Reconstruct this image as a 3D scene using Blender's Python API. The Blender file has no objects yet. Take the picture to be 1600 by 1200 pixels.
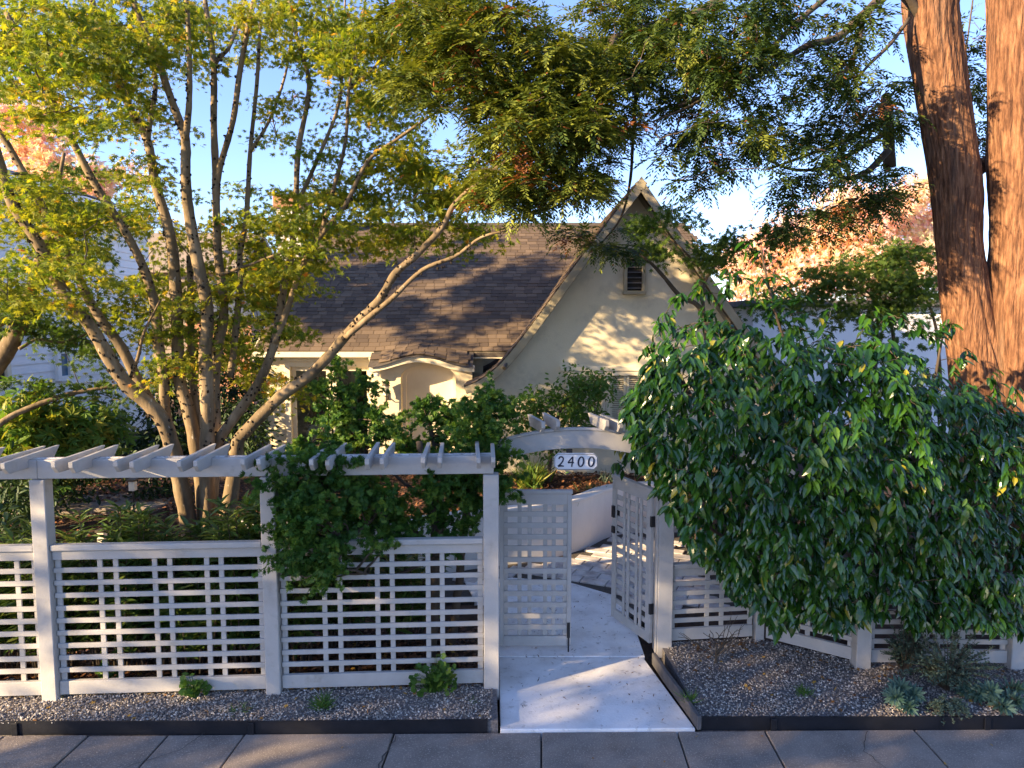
import bpy, bmesh, math, random
import numpy as np
from mathutils import Vector, Matrix, noise as mnoise
random.seed(7); rng = np.random.default_rng(7)
sc = bpy.context.scene; COL = sc.collection
R = math.radians
# ------------------------------------------------------------------ camera, sky, sun, exposure
F = 1100.0; PITCH = 5.0; CAMH = 3.33
cd = bpy.data.cameras.new('camera'); cam = bpy.data.objects.new('camera', cd); COL.objects.link(cam)
cd.sensor_width = 36; cd.lens = F*36/1600; cd.clip_start = 0.05; cd.clip_end = 2000
cam.location = (0, 0, CAMH); cam.rotation_euler = (R(90-PITCH), 0, 0); sc.camera = cam
SUN_EL = 17.0; SUN_AZ = math.atan2(-0.88, -0.47)      # sun stands low, to the left and a little behind the viewer
w = bpy.data.worlds.new('World'); sc.world = w; w.use_nodes = True
nt = w.node_tree; nt.nodes.clear()
sky = nt.nodes.new('ShaderNodeTexSky'); sky.sky_type = 'NISHITA'; sky.sun_disc = False
sky.sun_elevation = R(SUN_EL); sky.sun_rotation = SUN_AZ; sky.altitude = 500; sky.air_density = 1.0; sky.dust_density = 0.25; sky.ozone_density = 4.2
bg = nt.nodes.new('ShaderNodeBackground'); bg.inputs[1].default_value = 0.112
wo = nt.nodes.new('ShaderNodeOutputWorld'); tintn = nt.nodes.new('ShaderNodeMixRGB'); tintn.blend_type = 'MULTIPLY'; tintn.inputs[0].default_value = 1; tintn.inputs[2].default_value = (1.12, 0.925, 1.0, 1)
nt.links.new(sky.outputs[0], tintn.inputs[1]); nt.links.new(tintn.outputs[0], bg.inputs[0]); nt.links.new(bg.outputs[0], wo.inputs[0])
sl = bpy.data.lights.new('sun', 'SUN'); sun = bpy.data.objects.new('sun', sl); COL.objects.link(sun)
sl.energy = 5.0; sl.angle = R(0.6); sl.color = (1.0, 0.74, 0.42)
sd = Vector((0.88, 0.47, -math.tan(R(SUN_EL))*math.hypot(0.88, 0.47)))
sun.rotation_euler = sd.to_track_quat('-Z', 'Y').to_euler(); sun.location = (-30, -20, 30)
sc.view_settings.view_transform = 'Standard'; sc.view_settings.look = 'None'
sc.view_settings.exposure = 2.02; sc.view_settings.gamma = 1.0; sc.view_settings.use_curve_mapping = False
sc.cycles.max_bounces = 8; sc.cycles.transparent_max_bounces = 16
try: sc.cycles.use_denoising = True
except Exception: pass

_c, _s = math.cos(R(PITCH)), math.sin(R(PITCH))
def at(px, py, Y):
    """world point at depth Y seen in the direction of photo pixel (px, py)"""
    u = (px-800)/F; v = (600-py)/F; dy = _c+v*_s; dz = -_s+v*_c
    return Vector((u/dy*Y, Y, CAMH+dz/dy*Y))
def gnd(px, py, z=0.0):
    v = (600-py)/F; r = (-_s+v*_c)/(_c+v*_s)
    return at(px, py, (z-CAMH)/r)

# ------------------------------------------------------------------ materials
def mat(name): 
    m = bpy.data.materials.new(name); m.use_nodes = True
    return m, m.node_tree, m.node_tree.nodes['Principled BSDF']
def ramp(nt, cols):
    r = nt.nodes.new('ShaderNodeValToRGB'); e = r.color_ramp.elements
    while len(e) < len(cols): e.new(0.5)
    for i, c in enumerate(cols):
        e[i].position = c[0]; e[i].color = (*c[1], 1)
    return r
def texco(nt, scale=(1,1,1)):
    t = nt.nodes.new('ShaderNodeTexCoord'); m = nt.nodes.new('ShaderNodeMapping'); m.inputs['Scale'].default_value = scale
    g = nt.nodes.new('ShaderNodeNewGeometry'); nt.links.new(g.outputs['Position'], m.inputs[0]); return m
def noisy(name, cols, scale=5, stretch=(1,1,1), rough=0.8, bump=0.3, bscale=40, bdist=0.01, detail=6, spec=0.3, wear=None):
    m, nt, b = mat(name)
    tc = texco(nt, stretch)
    n = nt.nodes.new('ShaderNodeTexNoise'); n.inputs['Scale'].default_value = scale; n.inputs['Detail'].default_value = detail; n.inputs['Roughness'].default_value = 0.65
    nt.links.new(tc.outputs[0], n.inputs[0])
    r = ramp(nt, cols); nt.links.new(n.outputs[0], r.inputs[0])
    out = r.outputs[0]
    if wear:
        n3 = nt.nodes.new('ShaderNodeTexNoise'); n3.inputs['Scale'].default_value = wear[0]; n3.inputs['Detail'].default_value = 10; n3.inputs['Roughness'].default_value = 0.7
        nt.links.new(tc.outputs[0], n3.inputs[0])
        r3 = ramp(nt, [(wear[1], (0,0,0)), (wear[2], (1,1,1))]); nt.links.new(n3.outputs[0], r3.inputs[0])
        mx = nt.nodes.new('ShaderNodeMixRGB'); nt.links.new(r3.outputs[0], mx.inputs[0]); nt.links.new(out, mx.inputs[1]); mx.inputs[2].default_value = (*wear[3], 1); out = mx.outputs[0]
    nt.links.new(out, b.inputs['Base Color'])
    n2 = nt.nodes.new('ShaderNodeTexNoise'); n2.inputs['Scale'].default_value = bscale; n2.inputs['Detail'].default_value = 5
    nt.links.new(tc.outputs[0], n2.inputs[0])
    bp = nt.nodes.new('ShaderNodeBump'); bp.inputs['Strength'].default_value = bump; bp.inputs['Distance'].default_value = bdist
    nt.links.new(n2.outputs[0], bp.inputs['Height']); nt.links.new(bp.outputs[0], b.inputs['Normal'])
    b.inputs['Roughness'].default_value = rough; b.inputs['Specular IOR Level'].default_value = spec
    return m
def leafmat(name, cols, rough=0.55, transl=0.4, spec=0.3, obj_random=False, tcol=1.6):
    m, nt, b = mat(name)
    if obj_random:
        a = nt.nodes.new('ShaderNodeObjectInfo'); fac = a.outputs['Random']
    else:
        a = nt.nodes.new('ShaderNodeAttribute'); a.attribute_name = 'tint'; fac = a.outputs['Fac']
    r = ramp(nt, cols); nt.links.new(fac, r.inputs[0]); nt.links.new(r.outputs[0], b.inputs['Base Color'])
    b.inputs['Roughness'].default_value = rough; b.inputs['Specular IOR Level'].default_value = spec
    if transl > 0:
        t = nt.nodes.new('ShaderNodeBsdfTranslucent'); mul = nt.nodes.new('ShaderNodeMixRGB'); mul.blend_type = 'MULTIPLY'; mul.inputs[0].default_value = 1
        mul.inputs[2].default_value = (tcol*1.05, tcol, tcol*0.5, 1); nt.links.new(r.outputs[0], mul.inputs[1]); nt.links.new(mul.outputs[0], t.inputs[0])
        mx = nt.nodes.new('ShaderNodeMixShader'); mx.inputs[0].default_value = transl
        nt.links.new(b.outputs[0], mx.inputs[1]); nt.links.new(t.outputs[0], mx.inputs[2])
        nt.links.new(mx.outputs[0], nt.nodes['Material Output'].inputs[0])
    return m
def flat(name, col, rough=0.5, metal=0.0):
    m, nt, b = mat(name); b.inputs['Base Color'].default_value = (*col, 1); b.inputs['Roughness'].default_value = rough; b.inputs['Metallic'].default_value = metal
    return m
def glassmat():
    m, nt, b = mat('window_glass')
    g = nt.nodes.new('ShaderNodeBsdfGlossy'); g.inputs['Roughness'].default_value = 0.02; t = nt.nodes.new('ShaderNodeBsdfTransparent'); t.inputs[0].default_value = (0.85, 0.9, 0.88, 1)
    f = nt.nodes.new('ShaderNodeFresnel'); f.inputs[0].default_value = 1.6
    mx = nt.nodes.new('ShaderNodeMixShader'); nt.links.new(f.outputs[0], mx.inputs[0]); nt.links.new(t.outputs[0], mx.inputs[1]); nt.links.new(g.outputs[0], mx.inputs[2])
    nt.links.new(mx.outputs[0], nt.nodes['Material Output'].inputs[0]); return m
M = {}
M['paint'] = noisy('fence_paint', [(0.3,(0.39,0.37,0.34)),(0.7,(0.48,0.46,0.425))], scale=4, stretch=(1,1,1), rough=0.6, bump=0.35, bscale=70, bdist=0.004, detail=10, wear=(7,0.56,0.80,(0.30,0.275,0.23)))
M['paint_top'] = noisy('weathered_top', [(0.35,(0.38,0.36,0.33)),(0.6,(0.62,0.60,0.57))], scale=14, rough=0.7, bump=0.3, bscale=80, bdist=0.003, wear=(22,0.52,0.62,(0.16,0.13,0.11)))
M['concrete'] = noisy('sidewalk_concrete', [(0.3,(0.185,0.152,0.125)),(0.7,(0.32,0.265,0.215))], scale=3.2, rough=0.9, bump=0.7, bscale=120, bdist=0.006, detail=12, wear=(75,0.55,0.62,(0.46,0.39,0.32)))
M['path'] = noisy('painted_path', [(0.3,(0.66,0.63,0.59)),(0.58,(0.86,0.84,0.81))], scale=2.6, rough=0.75, bump=0.5, bscale=60, bdist=0.006, detail=12, wear=(13,0.57,0.72,(0.42,0.385,0.34)))
M['paver'] = noisy('paver_stone', [(0.35,(0.34,0.29,0.26)),(0.6,(0.66,0.62,0.58))], scale=4, rough=0.75, bump=0.4, bscale=50, bdist=0.004)
M['joint'] = noisy('joint_soil', [(0.3,(0.05,0.043,0.036)),(0.7,(0.11,0.095,0.08))], scale=20)
M['gravel'] = noisy('gravel_base', [(0.35,(0.10,0.09,0.085)),(0.65,(0.22,0.20,0.19))], scale=45, rough=0.9, bump=0.8, bscale=90, bdist=0.01)
M['soil'] = noisy('soil', [(0.3,(0.025,0.016,0.011)),(0.7,(0.085,0.05,0.032))], scale=9, rough=0.95, bump=0.9, bscale=60, bdist=0.02)
M['lawn'] = noisy('far_ground', [(0.3,(0.05,0.06,0.025)),(0.7,(0.12,0.11,0.05))], scale=1.5, rough=0.95, bump=0.8, bscale=30, bdist=0.03)
M['asphalt'] = noisy('asphalt', [(0.3,(0.04,0.04,0.042)),(0.7,(0.065,0.063,0.06))], scale=8, rough=0.9, bump=0.5, bscale=120, bdist=0.005)
M['edging'] = noisy('steel_edging', [(0.3,(0.008,0.009,0.012)),(0.7,(0.016,0.017,0.022))], scale=6, rough=0.45, bump=0.1)
M['board'] = noisy('old_board', [(0.3,(0.07,0.065,0.065)),(0.7,(0.14,0.13,0.125))], scale=9, rough=0.8, bump=0.4, bscale=60, bdist=0.003)
M['stucco'] = noisy('cream_stucco', [(0.3,(0.60,0.52,0.36)),(0.7,(0.69,0.60,0.43))], scale=1.6, rough=0.9, bump=0.45, bscale=45, bdist=0.008, wear=(2.6,0.52,0.80,(0.46,0.40,0.29)))
M['planter'] = noisy('white_stucco', [(0.3,(0.70,0.66,0.60)),(0.7,(0.78,0.74,0.68))], scale=2.5, rough=0.9, bump=0.35, bscale=40, bdist=0.006, wear=(6,0.62,0.8,(0.5,0.46,0.4)))
M['trim'] = noisy('cream_trim', [(0.3,(0.66,0.58,0.42)),(0.7,(0.74,0.66,0.50))], scale=3, rough=0.6, bump=0.12, bscale=60, bdist=0.003)
M['rake'] = noisy('rake_board', [(0.3,(0.27,0.23,0.15)),(0.7,(0.36,0.31,0.21))], scale=3, rough=0.7, bump=0.15, bscale=60, bdist=0.003)  # cream trim darkened to olive, its shade put into the colour
M['shingle_part'] = leafmat('roof_shingle', [(0.0,(0.078,0.056,0.040)),(0.5,(0.108,0.077,0.052)),(1.0,(0.15,0.108,0.072))], rough=0.9, transl=0, obj_random=True)
M['shingle'] = leafmat('roof_shingles', [(0.0,(0.078,0.056,0.040)),(0.5,(0.108,0.077,0.052)),(1.0,(0.15,0.108,0.072))], rough=0.9, transl=0)
M['roofing'] = noisy('roofing_felt', [(0.3,(0.05,0.042,0.037)),(0.7,(0.10,0.082,0.068))], scale=30, rough=0.9, bump=0.5, bscale=120, bdist=0.004)
M['siding'] = noisy('white_siding', [(0.3,(0.70,0.70,0.70)),(0.7,(0.80,0.80,0.79))], scale=1.2, rough=0.6, bump=0.12, bscale=60, bdist=0.003)
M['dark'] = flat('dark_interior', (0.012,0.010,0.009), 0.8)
M['black'] = flat('black_iron', (0.012,0.012,0.014), 0.45)
M['ink'] = flat('navy_number', (0.012,0.018,0.045), 0.5)
M['signwhite'] = flat('sign_white', (0.80,0.80,0.80), 0.4)
M['glass'] = glassmat()
M['curtain'] = noisy('brown_curtain', [(0.3,(0.09,0.045,0.02)),(0.7,(0.26,0.14,0.06))], scale=14, stretch=(1,1,0.03), rough=0.9)
M['fabric'] = flat('chair_fabric', (0.55,0.47,0.36), 0.9)
M['redwood'] = flat('louver_red', (0.16,0.055,0.03), 0.5)
M['louver'] = flat('louver_cream', (0.62,0.55,0.38), 0.6)
M['bluepane'] = flat('blue_pane', (0.06,0.15,0.25), 0.15)
M['brick'] = noisy('chimney_brick', [(0.35,(0.30,0.14,0.08)),(0.65,(0.42,0.22,0.13))], scale=12, rough=0.9, bump=0.3)
M['tan'] = noisy('tan_wall', [(0.3,(0.22,0.18,0.14)),(0.7,(0.28,0.23,0.18))], scale=2, rough=0.8)
M['slate'] = noisy('slate_roof', [(0.3,(0.05,0.06,0.08)),(0.7,(0.09,0.10,0.12))], scale=8, rough=0.6)
M['lamp_glass'] = flat('lamp_glass', (0.75,0.68,0.52), 0.2)
M['verdigris'] = flat('lamp_metal', (0.09,0.075,0.055), 0.5, 0.4)
M['maple_bark'] = noisy('maple_bark', [(0.28,(0.060,0.046,0.026)),(0.5,(0.165,0.118,0.066)),(0.72,(0.29,0.22,0.135))], scale=6, stretch=(1,1,0.35), rough=0.85, bump=0.45, bscale=28, bdist=0.012, wear=(26,0.62,0.70,(0.50,0.46,0.38)))
M['twig'] = noisy('twig_bark', [(0.3,(0.05,0.038,0.028)),(0.7,(0.10,0.075,0.05))], scale=10, rough=0.9)
M['cedar_bark'] = noisy('cedar_bark', [(0.30,(0.030,0.014,0.009)),(0.45,(0.115,0.052,0.027)),(0.58,(0.22,0.108,0.056)),(0.75,(0.31,0.175,0.10))], scale=26, stretch=(1,1,0.12), rough=0.95, bump=1.0, bscale=45, bdist=0.04, detail=12, wear=(2.6,0.54,0.72,(0.12,0.085,0.062)))
M['moss'] = noisy('dark_moss', [(0.3,(0.014,0.010,0.008)),(0.7,(0.035,0.026,0.016))], scale=30, rough=1.0, bump=0.8)
M['maple_leaf'] = leafmat('maple_leaf', [(0.0,(0.065,0.12,0.014)),(0.4,(0.17,0.21,0.018)),(0.72,(0.30,0.29,0.022)),(0.88,(0.42,0.30,0.03)),(1.0,(0.42,0.16,0.025))], transl=0.5)
M['maple_green'] = leafmat('green_maple_leaf', [(0.0,(0.04,0.085,0.014)),(0.6,(0.085,0.14,0.02)),(1.0,(0.16,0.18,0.03))], transl=0.4)  # greener leaf palette without the orange end
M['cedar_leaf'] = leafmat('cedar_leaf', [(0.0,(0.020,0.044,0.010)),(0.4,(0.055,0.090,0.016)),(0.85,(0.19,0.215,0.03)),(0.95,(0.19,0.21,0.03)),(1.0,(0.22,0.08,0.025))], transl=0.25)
M['hinoki_leaf'] = leafmat('hinoki_leaf', [(0.0,(0.022,0.070,0.012)),(0.5,(0.055,0.135,0.018)),(1.0,(0.15,0.22,0.03))], transl=0.25)
M['camellia_leaf'] = leafmat('glossy_leaf', [(0.0,(0.010,0.038,0.005)),(0.5,(0.025,0.083,0.009)),(0.85,(0.052,0.125,0.012)),(0.975,(0.085,0.16,0.015)),(1.0,(0.26,0.24,0.03))], rough=0.20, transl=0.13, spec=0.55)
M['camellia_part'] = leafmat('glossy_leaf_single', [(0.0,(0.010,0.038,0.005)),(0.5,(0.025,0.083,0.009)),(0.85,(0.052,0.125,0.012)),(0.975,(0.085,0.16,0.015)),(1.0,(0.26,0.24,0.03))], rough=0.20, transl=0.13, spec=0.55, obj_random=True)
M['laurel_leaf'] = leafmat('laurel_leaf', [(0.0,(0.040,0.085,0.018)),(0.6,(0.095,0.16,0.032)),(1.0,(0.22,0.26,0.06))], rough=0.35, transl=0.22, spec=0.5)
M['weed_leaf'] = leafmat('weed_leaf', [(0.0,(0.05,0.12,0.02)),(0.7,(0.10,0.19,0.03)),(1.0,(0.22,0.22,0.03))], transl=0.3)
M['grey_leaf'] = leafmat('grey_leaf', [(0.0,(0.05,0.085,0.055)),(1.0,(0.12,0.165,0.115))], transl=0.15)
M['spurge_leaf'] = leafmat('spurge_leaf', [(0.0,(0.045,0.105,0.075)),(1.0,(0.12,0.20,0.155))], transl=0.15)
M['dry_leaf'] = leafmat('dry_leaf', [(0.0,(0.10,0.04,0.02)),(0.5,(0.26,0.12,0.03)),(1.0,(0.50,0.30,0.05))], transl=0.2)
M['mulch'] = leafmat('mulch_chip', [(0.0,(0.04,0.018,0.010)),(0.6,(0.12,0.05,0.025)),(1.0,(0.24,0.11,0.05))], transl=0)
M['pebble'] = leafmat('pebble', [(0.0,(0.11,0.092,0.078)),(0.5,(0.29,0.25,0.21)),(0.85,(0.46,0.41,0.345)),(1.0,(0.72,0.66,0.56))], rough=0.7, transl=0)
M['autumn_leaf'] = leafmat('autumn_leaf', [(0.0,(0.52,0.51,0.33)),(0.35,(0.74,0.66,0.58)),(0.65,(0.75,0.54,0.57)),(1.0,(0.68,0.37,0.44))], transl=0.5)
M['pink_leaf'] = leafmat('pink_leaf', [(0.0,(0.48,0.43,0.24)),(0.4,(0.70,0.52,0.44)),(1.0,(0.66,0.36,0.38))], transl=0.4)
M['dark_leaf'] = leafmat('evergreen_leaf', [(0.0,(0.014,0.034,0.010)),(0.7,(0.035,0.070,0.018)),(1.0,(0.09,0.12,0.03))], transl=0.15)
M['hedge_far'] = M['dark_leaf']

# ------------------------------------------------------------------ object helpers
def tag(o, label=None, cat=None, group=None, kind=None):
    if label: o['label'] = label
    if cat: o['category'] = cat
    if group: o['group'] = group
    if kind: o['kind'] = kind
    return o
def thing(name, label, cat, loc=(0,0,0), group=None, kind=None):
    o = bpy.data.objects.new(name, None); COL.objects.link(o); o.location = loc; o.empty_display_size = 0.1
    return tag(o, label, cat, group, kind)
def wloc(o):
    v = Vector((0,0,0))
    while o is not None: v += o.location; o = o.parent
    return v
def link(name, me, parent=None, loc=None, mats=None):
    """loc is in world space; without loc the mesh is in world coordinates and is moved to its parent's origin"""
    o = bpy.data.objects.new(name, me); COL.objects.link(o)
    if parent is not None:
        o.parent = parent; o.location = (Vector(loc) if loc is not None else Vector((0,0,0))) - wloc(parent)
    elif loc is not None: o.location = loc
    return o
def mesh_np(name, V, Fc, m, tint=None, smooth=False):
    """V (n,3), Fc list of index arrays, all faces the same size"""
    V = np.asarray(V, dtype=np.float32); Fc = np.asarray(Fc, dtype=np.int32)
    me = bpy.data.meshes.new(name); k = Fc.shape[1]; nf = Fc.shape[0]
    me.vertices.add(len(V)); me.vertices.foreach_set('co', V.ravel())
    me.loops.add(nf*k); me.loops.foreach_set('vertex_index', Fc.ravel())
    me.polygons.add(nf); me.polygons.foreach_set('loop_start', np.arange(0, nf*k, k, dtype=np.int32))
    try: me.polygons.foreach_set('loop_total', np.full(nf, k, dtype=np.int32))
    except Exception: pass
    if tint is not None:
        a = me.attributes.new('tint', 'FLOAT', 'FACE'); a.data.foreach_set('value', np.asarray(tint, dtype=np.float32))
    me.update(calc_edges=True); me.validate()
    me.polygons.foreach_set('use_smooth', np.full(nf, bool(smooth)))
    me.materials.append(m); return me
class MB:
    def __init__(s): s.v = []; s.f = []
    def add(s, vs, fs):
        n = len(s.v); s.v += [tuple(v) for v in vs]; s.f += [tuple(i+n for i in f) for f in fs]
    def box(s, c, d, rz=0.0):
        c = Vector(c); hx, hy, hz = d[0]/2, d[1]/2, d[2]/2; cs, sn = math.cos(rz), math.sin(rz)
        vs = []
        for z in (-hz, hz):
            for x, y in ((-hx,-hy),(hx,-hy),(hx,hy),(-hx,hy)):
                vs.append((c.x+x*cs-y*sn, c.y+x*sn+y*cs, c.z+z))
        s.add(vs, [(0,3,2,1),(4,5,6,7),(0,1,5,4),(1,2,6,5),(2,3,7,6),(3,0,4,7)])
    def prism(s, poly, axis, a, b):
        """poly of 2-D points; axis 'y': (x,z) extruded in y from a to b; 'z': (x,y) extruded in z; 'x': (y,z)"""
        n = len(poly)
        def P(p, t): return {'y': (p[0], t, p[1]), 'z': (p[0], p[1], t), 'x': (t, p[0], p[1])}[axis]
        s.add([P(p, a) for p in poly]+[P(p, b) for p in poly],
              [tuple(range(n)), tuple(range(2*n-1, n-1, -1))]+[(i, i+n, (i+1) % n+n, (i+1) % n) for i in range(n)])
    def tube(s, pts, rad, sides=6, cap=True):
        pts = [Vector(p) for p in pts]; n = len(pts)
        if not hasattr(rad, '__len__'): rad = [rad]*n
        t0 = (pts[1]-pts[0]).normalized(); a = Vector((0,1,0)) if abs(t0.y) < 0.9 else Vector((1,0,0))
        side = t0.cross(a).normalized(); vs = []
        for i, p in enumerate(pts):
            t = (pts[min(i+1, n-1)]-pts[max(i-1, 0)])
            t = t.normalized() if t.length > 1e-9 else t0
            side = (side-t*side.dot(t)); side = side.normalized() if side.length > 1e-6 else t.orthogonal().normalized()
            up = t.cross(side)
            for k in range(sides):
                an = 2*math.pi*k/sides; vs.append(p+(side*math.cos(an)+up*math.sin(an))*rad[i])
        fs = [(i*sides+k, i*sides+(k+1) % sides, (i+1)*sides+(k+1) % sides, (i+1)*sides+k) for i in range(n-1) for k in range(sides)]
        if cap: fs += [tuple(range(sides-1, -1, -1)), tuple((n-1)*sides+k for k in range(sides))]
        s.add(vs, fs)
    def lathe(s, prof, c, sides=16):
        c = Vector(c); vs = []
        for r, z in prof:
            for k in range(sides):
                an = 2*math.pi*k/sides; vs.append((c.x+r*math.cos(an), c.y+r*math.sin(an), c.z+z))
        n = len(prof)
        s.add(vs, [(i*sides+k, i*sides+(k+1) % sides, (i+1)*sides+(k+1) % sides, (i+1)*sides+k) for i in range(n-1) for k in range(sides)]
              + [tuple(range(sides-1, -1, -1)), tuple((n-1)*sides+k for k in range(sides))])
    def mesh(s, name, m, bevel=0.0, smooth=False):
        me = bpy.data.meshes.new(name); me.from_pydata(s.v, [], s.f)
        bm = bmesh.new(); bm.from_mesh(me); bmesh.ops.recalc_face_normals(bm, faces=bm.faces)
        if bevel: bmesh.ops.bevel(bm, geom=list(bm.edges), offset=bevel, segments=1, affect='EDGES')
        if smooth:
            for f in bm.faces: f.smooth = True
        bm.to_mesh(me); bm.free(); me.materials.append(m); return me
    def build(s, name, m, parent=None, bevel=0.0, smooth=False):
        o = link(name, s.mesh(name, m, bevel, smooth), None)
        if parent is not None: o.parent = parent; o.location = -wloc(parent)
        return o
_boxes = {}
def box(name, c, d, m, parent=None, rz=0.0, rot=None, bevel=0.003):
    """one chamfered box as an object of its own; boxes alike share mesh data"""
    key = (round(d[0],3), round(d[1],3), round(d[2],3), m.name, bevel)
    if key not in _boxes:
        b = MB(); b.box((0,0,0), d); _boxes[key] = b.mesh(name, m, min(bevel, min(d)*0.3))
    o = link(name, _boxes[key], parent, c)
    o.rotation_euler = rot if rot is not None else (0, 0, rz); return o
def cr(pts, per=6):
    """Catmull-Rom through points"""
    P = [Vector(p) for p in pts]; P = [P[0]*2-P[1]]+P+[P[-1]*2-P[-2]]; out = []
    for i in range(1, len(P)-2):
        for k in range(per):
            t = k/per; a, b, c, d = P[i-1], P[i], P[i+1], P[i+2]
            out.append(0.5*((2*b)+(c-a)*t+(2*a-5*b+4*c-d)*t*t+(3*b-a-3*c+d)*t**3))
    out.append(P[-2]); return out

# ------------------------------------------------------------------ leaf scattering
def unit(a): return a/np.maximum(np.linalg.norm(a, axis=-1, keepdims=True), 1e-9)
def scatter(name, T, pos, tdir, ndir, size, tint, m):
    """copies of template T=(verts with x side, y tip, z normal; triangles) -> one mesh"""
    tv, tf = T; pos = np.asarray(pos); N = len(pos)
    t = unit(np.asarray(tdir)); n = np.asarray(ndir); n = unit(n-t*(n*t).sum(1, keepdims=True)); s = np.cross(t, n)
    size = np.asarray(size).reshape(N, 1, 1)
    V = pos[:, None, :]+size*(tv[None, :, 0:1]*s[:, None, :]+tv[None, :, 1:2]*t[:, None, :]+tv[None, :, 2:3]*n[:, None, :])
    Fc = tf[None]+(np.arange(N)*len(tv))[:, None, None]
    return mesh_np(name, V.reshape(-1, 3), Fc.reshape(-1, 3), m, np.repeat(np.asarray(tint), len(tf)))
def T_palm(lobes=((-118,.5),(-72,.82),(-30,.97),(8,1.0),(44,.93),(84,.78),(124,.45)), wd=0.15):
    v = [(0,0,0)]; f = []
    for a, l in lobes:
        a = math.radians(a); d = (math.sin(a), math.cos(a)); p = (d[1], -d[0]); i = len(v)
        v += [(d[0]*l*.45+p[0]*wd*l, d[1]*l*.45+p[1]*wd*l, 0.03), (d[0]*l, d[1]*l, -0.10*l), (d[0]*l*.45-p[0]*wd*l, d[1]*l*.45-p[1]*wd*l, 0.03)]
        f += [(0, i+2, i+1), (0, i+1, i)]
    return np.array(v, float), np.array(f)
def T_oval(w=0.24, fold=0.08, droop=0.16, pts=((0,0),(.16,.62),(.45,1.0),(.75,.72),(1,0))):
    v = []; f = []
    for t, k in pts:
        z = -droop*t*t
        v += [(0, t, z)] if k == 0 else [(-w*k, t, z+fold*k), (0, t, z), (w*k, t, z+fold*k)]
    # rows: 0 | 1,2,3 | 4,5,6 | 7,8,9 | 10
    f += [(0,2,1),(0,3,2)]
    for r in (1, 4):
        f += [(r,r+1,r+4),(r,r+4,r+3),(r+1,r+2,r+5),(r+1,r+5,r+4)]
    f += [(7,8,10),(8,9,10)]
    return np.array(v, float), np.array(f)
def T_frond(pairs=7, wd=0.15):
    """flat scale-leaved spray: a thin stem with narrow side shoots that lean forward"""
    v = []; f = []
    def shoot(x0, y0, z0, dx, dy, dz, w):
        k = len(v); l = math.hypot(dx, dy); px, py = -dy/l*w, dx/l*w
        v.extend([(x0, y0, z0), (x0+dx*.5+px, y0+dy*.5+py, z0+dz*.4), (x0+dx, y0+dy, z0+dz), (x0+dx*.5-px, y0+dy*.5-py, z0+dz*.4)])
        f.extend([(k,k+3,k+1),(k+3,k+2,k+1)])
    for i in range(pairs):
        t = (i+0.3)/pairs; L = wd*(0.6+0.7*math.sin(math.pi*min(1, t*.8+.2)))*(1-.4*t)
        for sg in (-1, 1): shoot(0, t*.9+.035*sg, -.16*t*t, sg*L*.72, L*1.25, -.07, .026)
    shoot(0, 0, 0, 0, 1.12, -.22, .02)
    return np.array(v, float), np.array(f)
def T_fan(n=6):
    v = [(0,0,0)]; f = []
    for i in range(n):
        a = math.radians(-62+124*i/(n-1)); l = 0.80+0.2*math.cos(a*1.3)+0.08*((i*7) % 3-1); d = (math.sin(a), math.cos(a)); p = (d[1], -d[0]); k = len(v)
        z = 0.20*(abs(a))**1.3
        v += [(d[0]*l*.62+p[0]*.13, d[1]*l*.62+p[1]*.13, z*.6), (d[0]*l+p[0]*.05, d[1]*l+p[1]*.05, z), (d[0]*l-p[0]*.05, d[1]*l-p[1]*.05, z), (d[0]*l*.62-p[0]*.13, d[1]*l*.62-p[1]*.13, z*.6)]
        f += [(0,k,k+3),(k,k+1,k+2),(k,k+2,k+3)]
    return np.array(v, float), np.array(f)
def T_quad():
    return np.array([(0,0,0),(-.42,.45,.05),(0,1,-.05),(.42,.45,.05)], float), np.array([(0,1,2),(0,2,3)])
def T_round():
    v = [(0,0.02,0)]; n = 9
    for i in range(n):
        a = math.radians(-160+320*i/(n-1)); r = 0.5*(1+0.10*math.cos(i*3.1)); v.append((math.sin(a)*r, 0.42+math.cos(a)*r, 0.06))
    v[0] = (0,0.25,-0.03)
    return np.array(v, float), np.array([(0, i+2, i+1) for i in range(n-1)])
def T_blade():
    return np.array([(-.035,0,0),(.035,0,0),(-.025,.5,.06),(.025,.5,.06),(0,1,-.02)], float), np.array([(0,1,3),(0,3,2),(2,3,4)])
def T_stone():
    v = np.array([(1,0,0),(-1,0,0),(0,1,0),(0,-1,0),(0,0,.7),(0,0,-.7),(.6,.6,.35),(-.62,.5,.4)], float)*0.5
    f = np.array([(0,6,4),(6,2,4),(2,7,4),(7,1,4),(1,3,4),(3,0,4),(0,2,6),(2,1,7),(1,2,5),(2,0,5),(0,3,5),(3,1,5)])
    return v, f
PALM = T_palm(); OVAL = T_oval(); LANCE = T_oval(w=0.13, fold=0.05, droop=0.22); FROND = T_frond(); FAN = T_fan(); QUAD = T_quad(); ROUND = T_round(); BLADE = T_blade(); STONE = T_stone()
CAM = T_oval(w=0.195, fold=0.085, droop=0.24)
PALM5 = T_palm(((-100,.6),(-48,.92),(0,1.0),(48,.92),(100,.6)), 0.19)
def rdir(n): return unit(rng.normal(size=(n, 3)))

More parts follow.
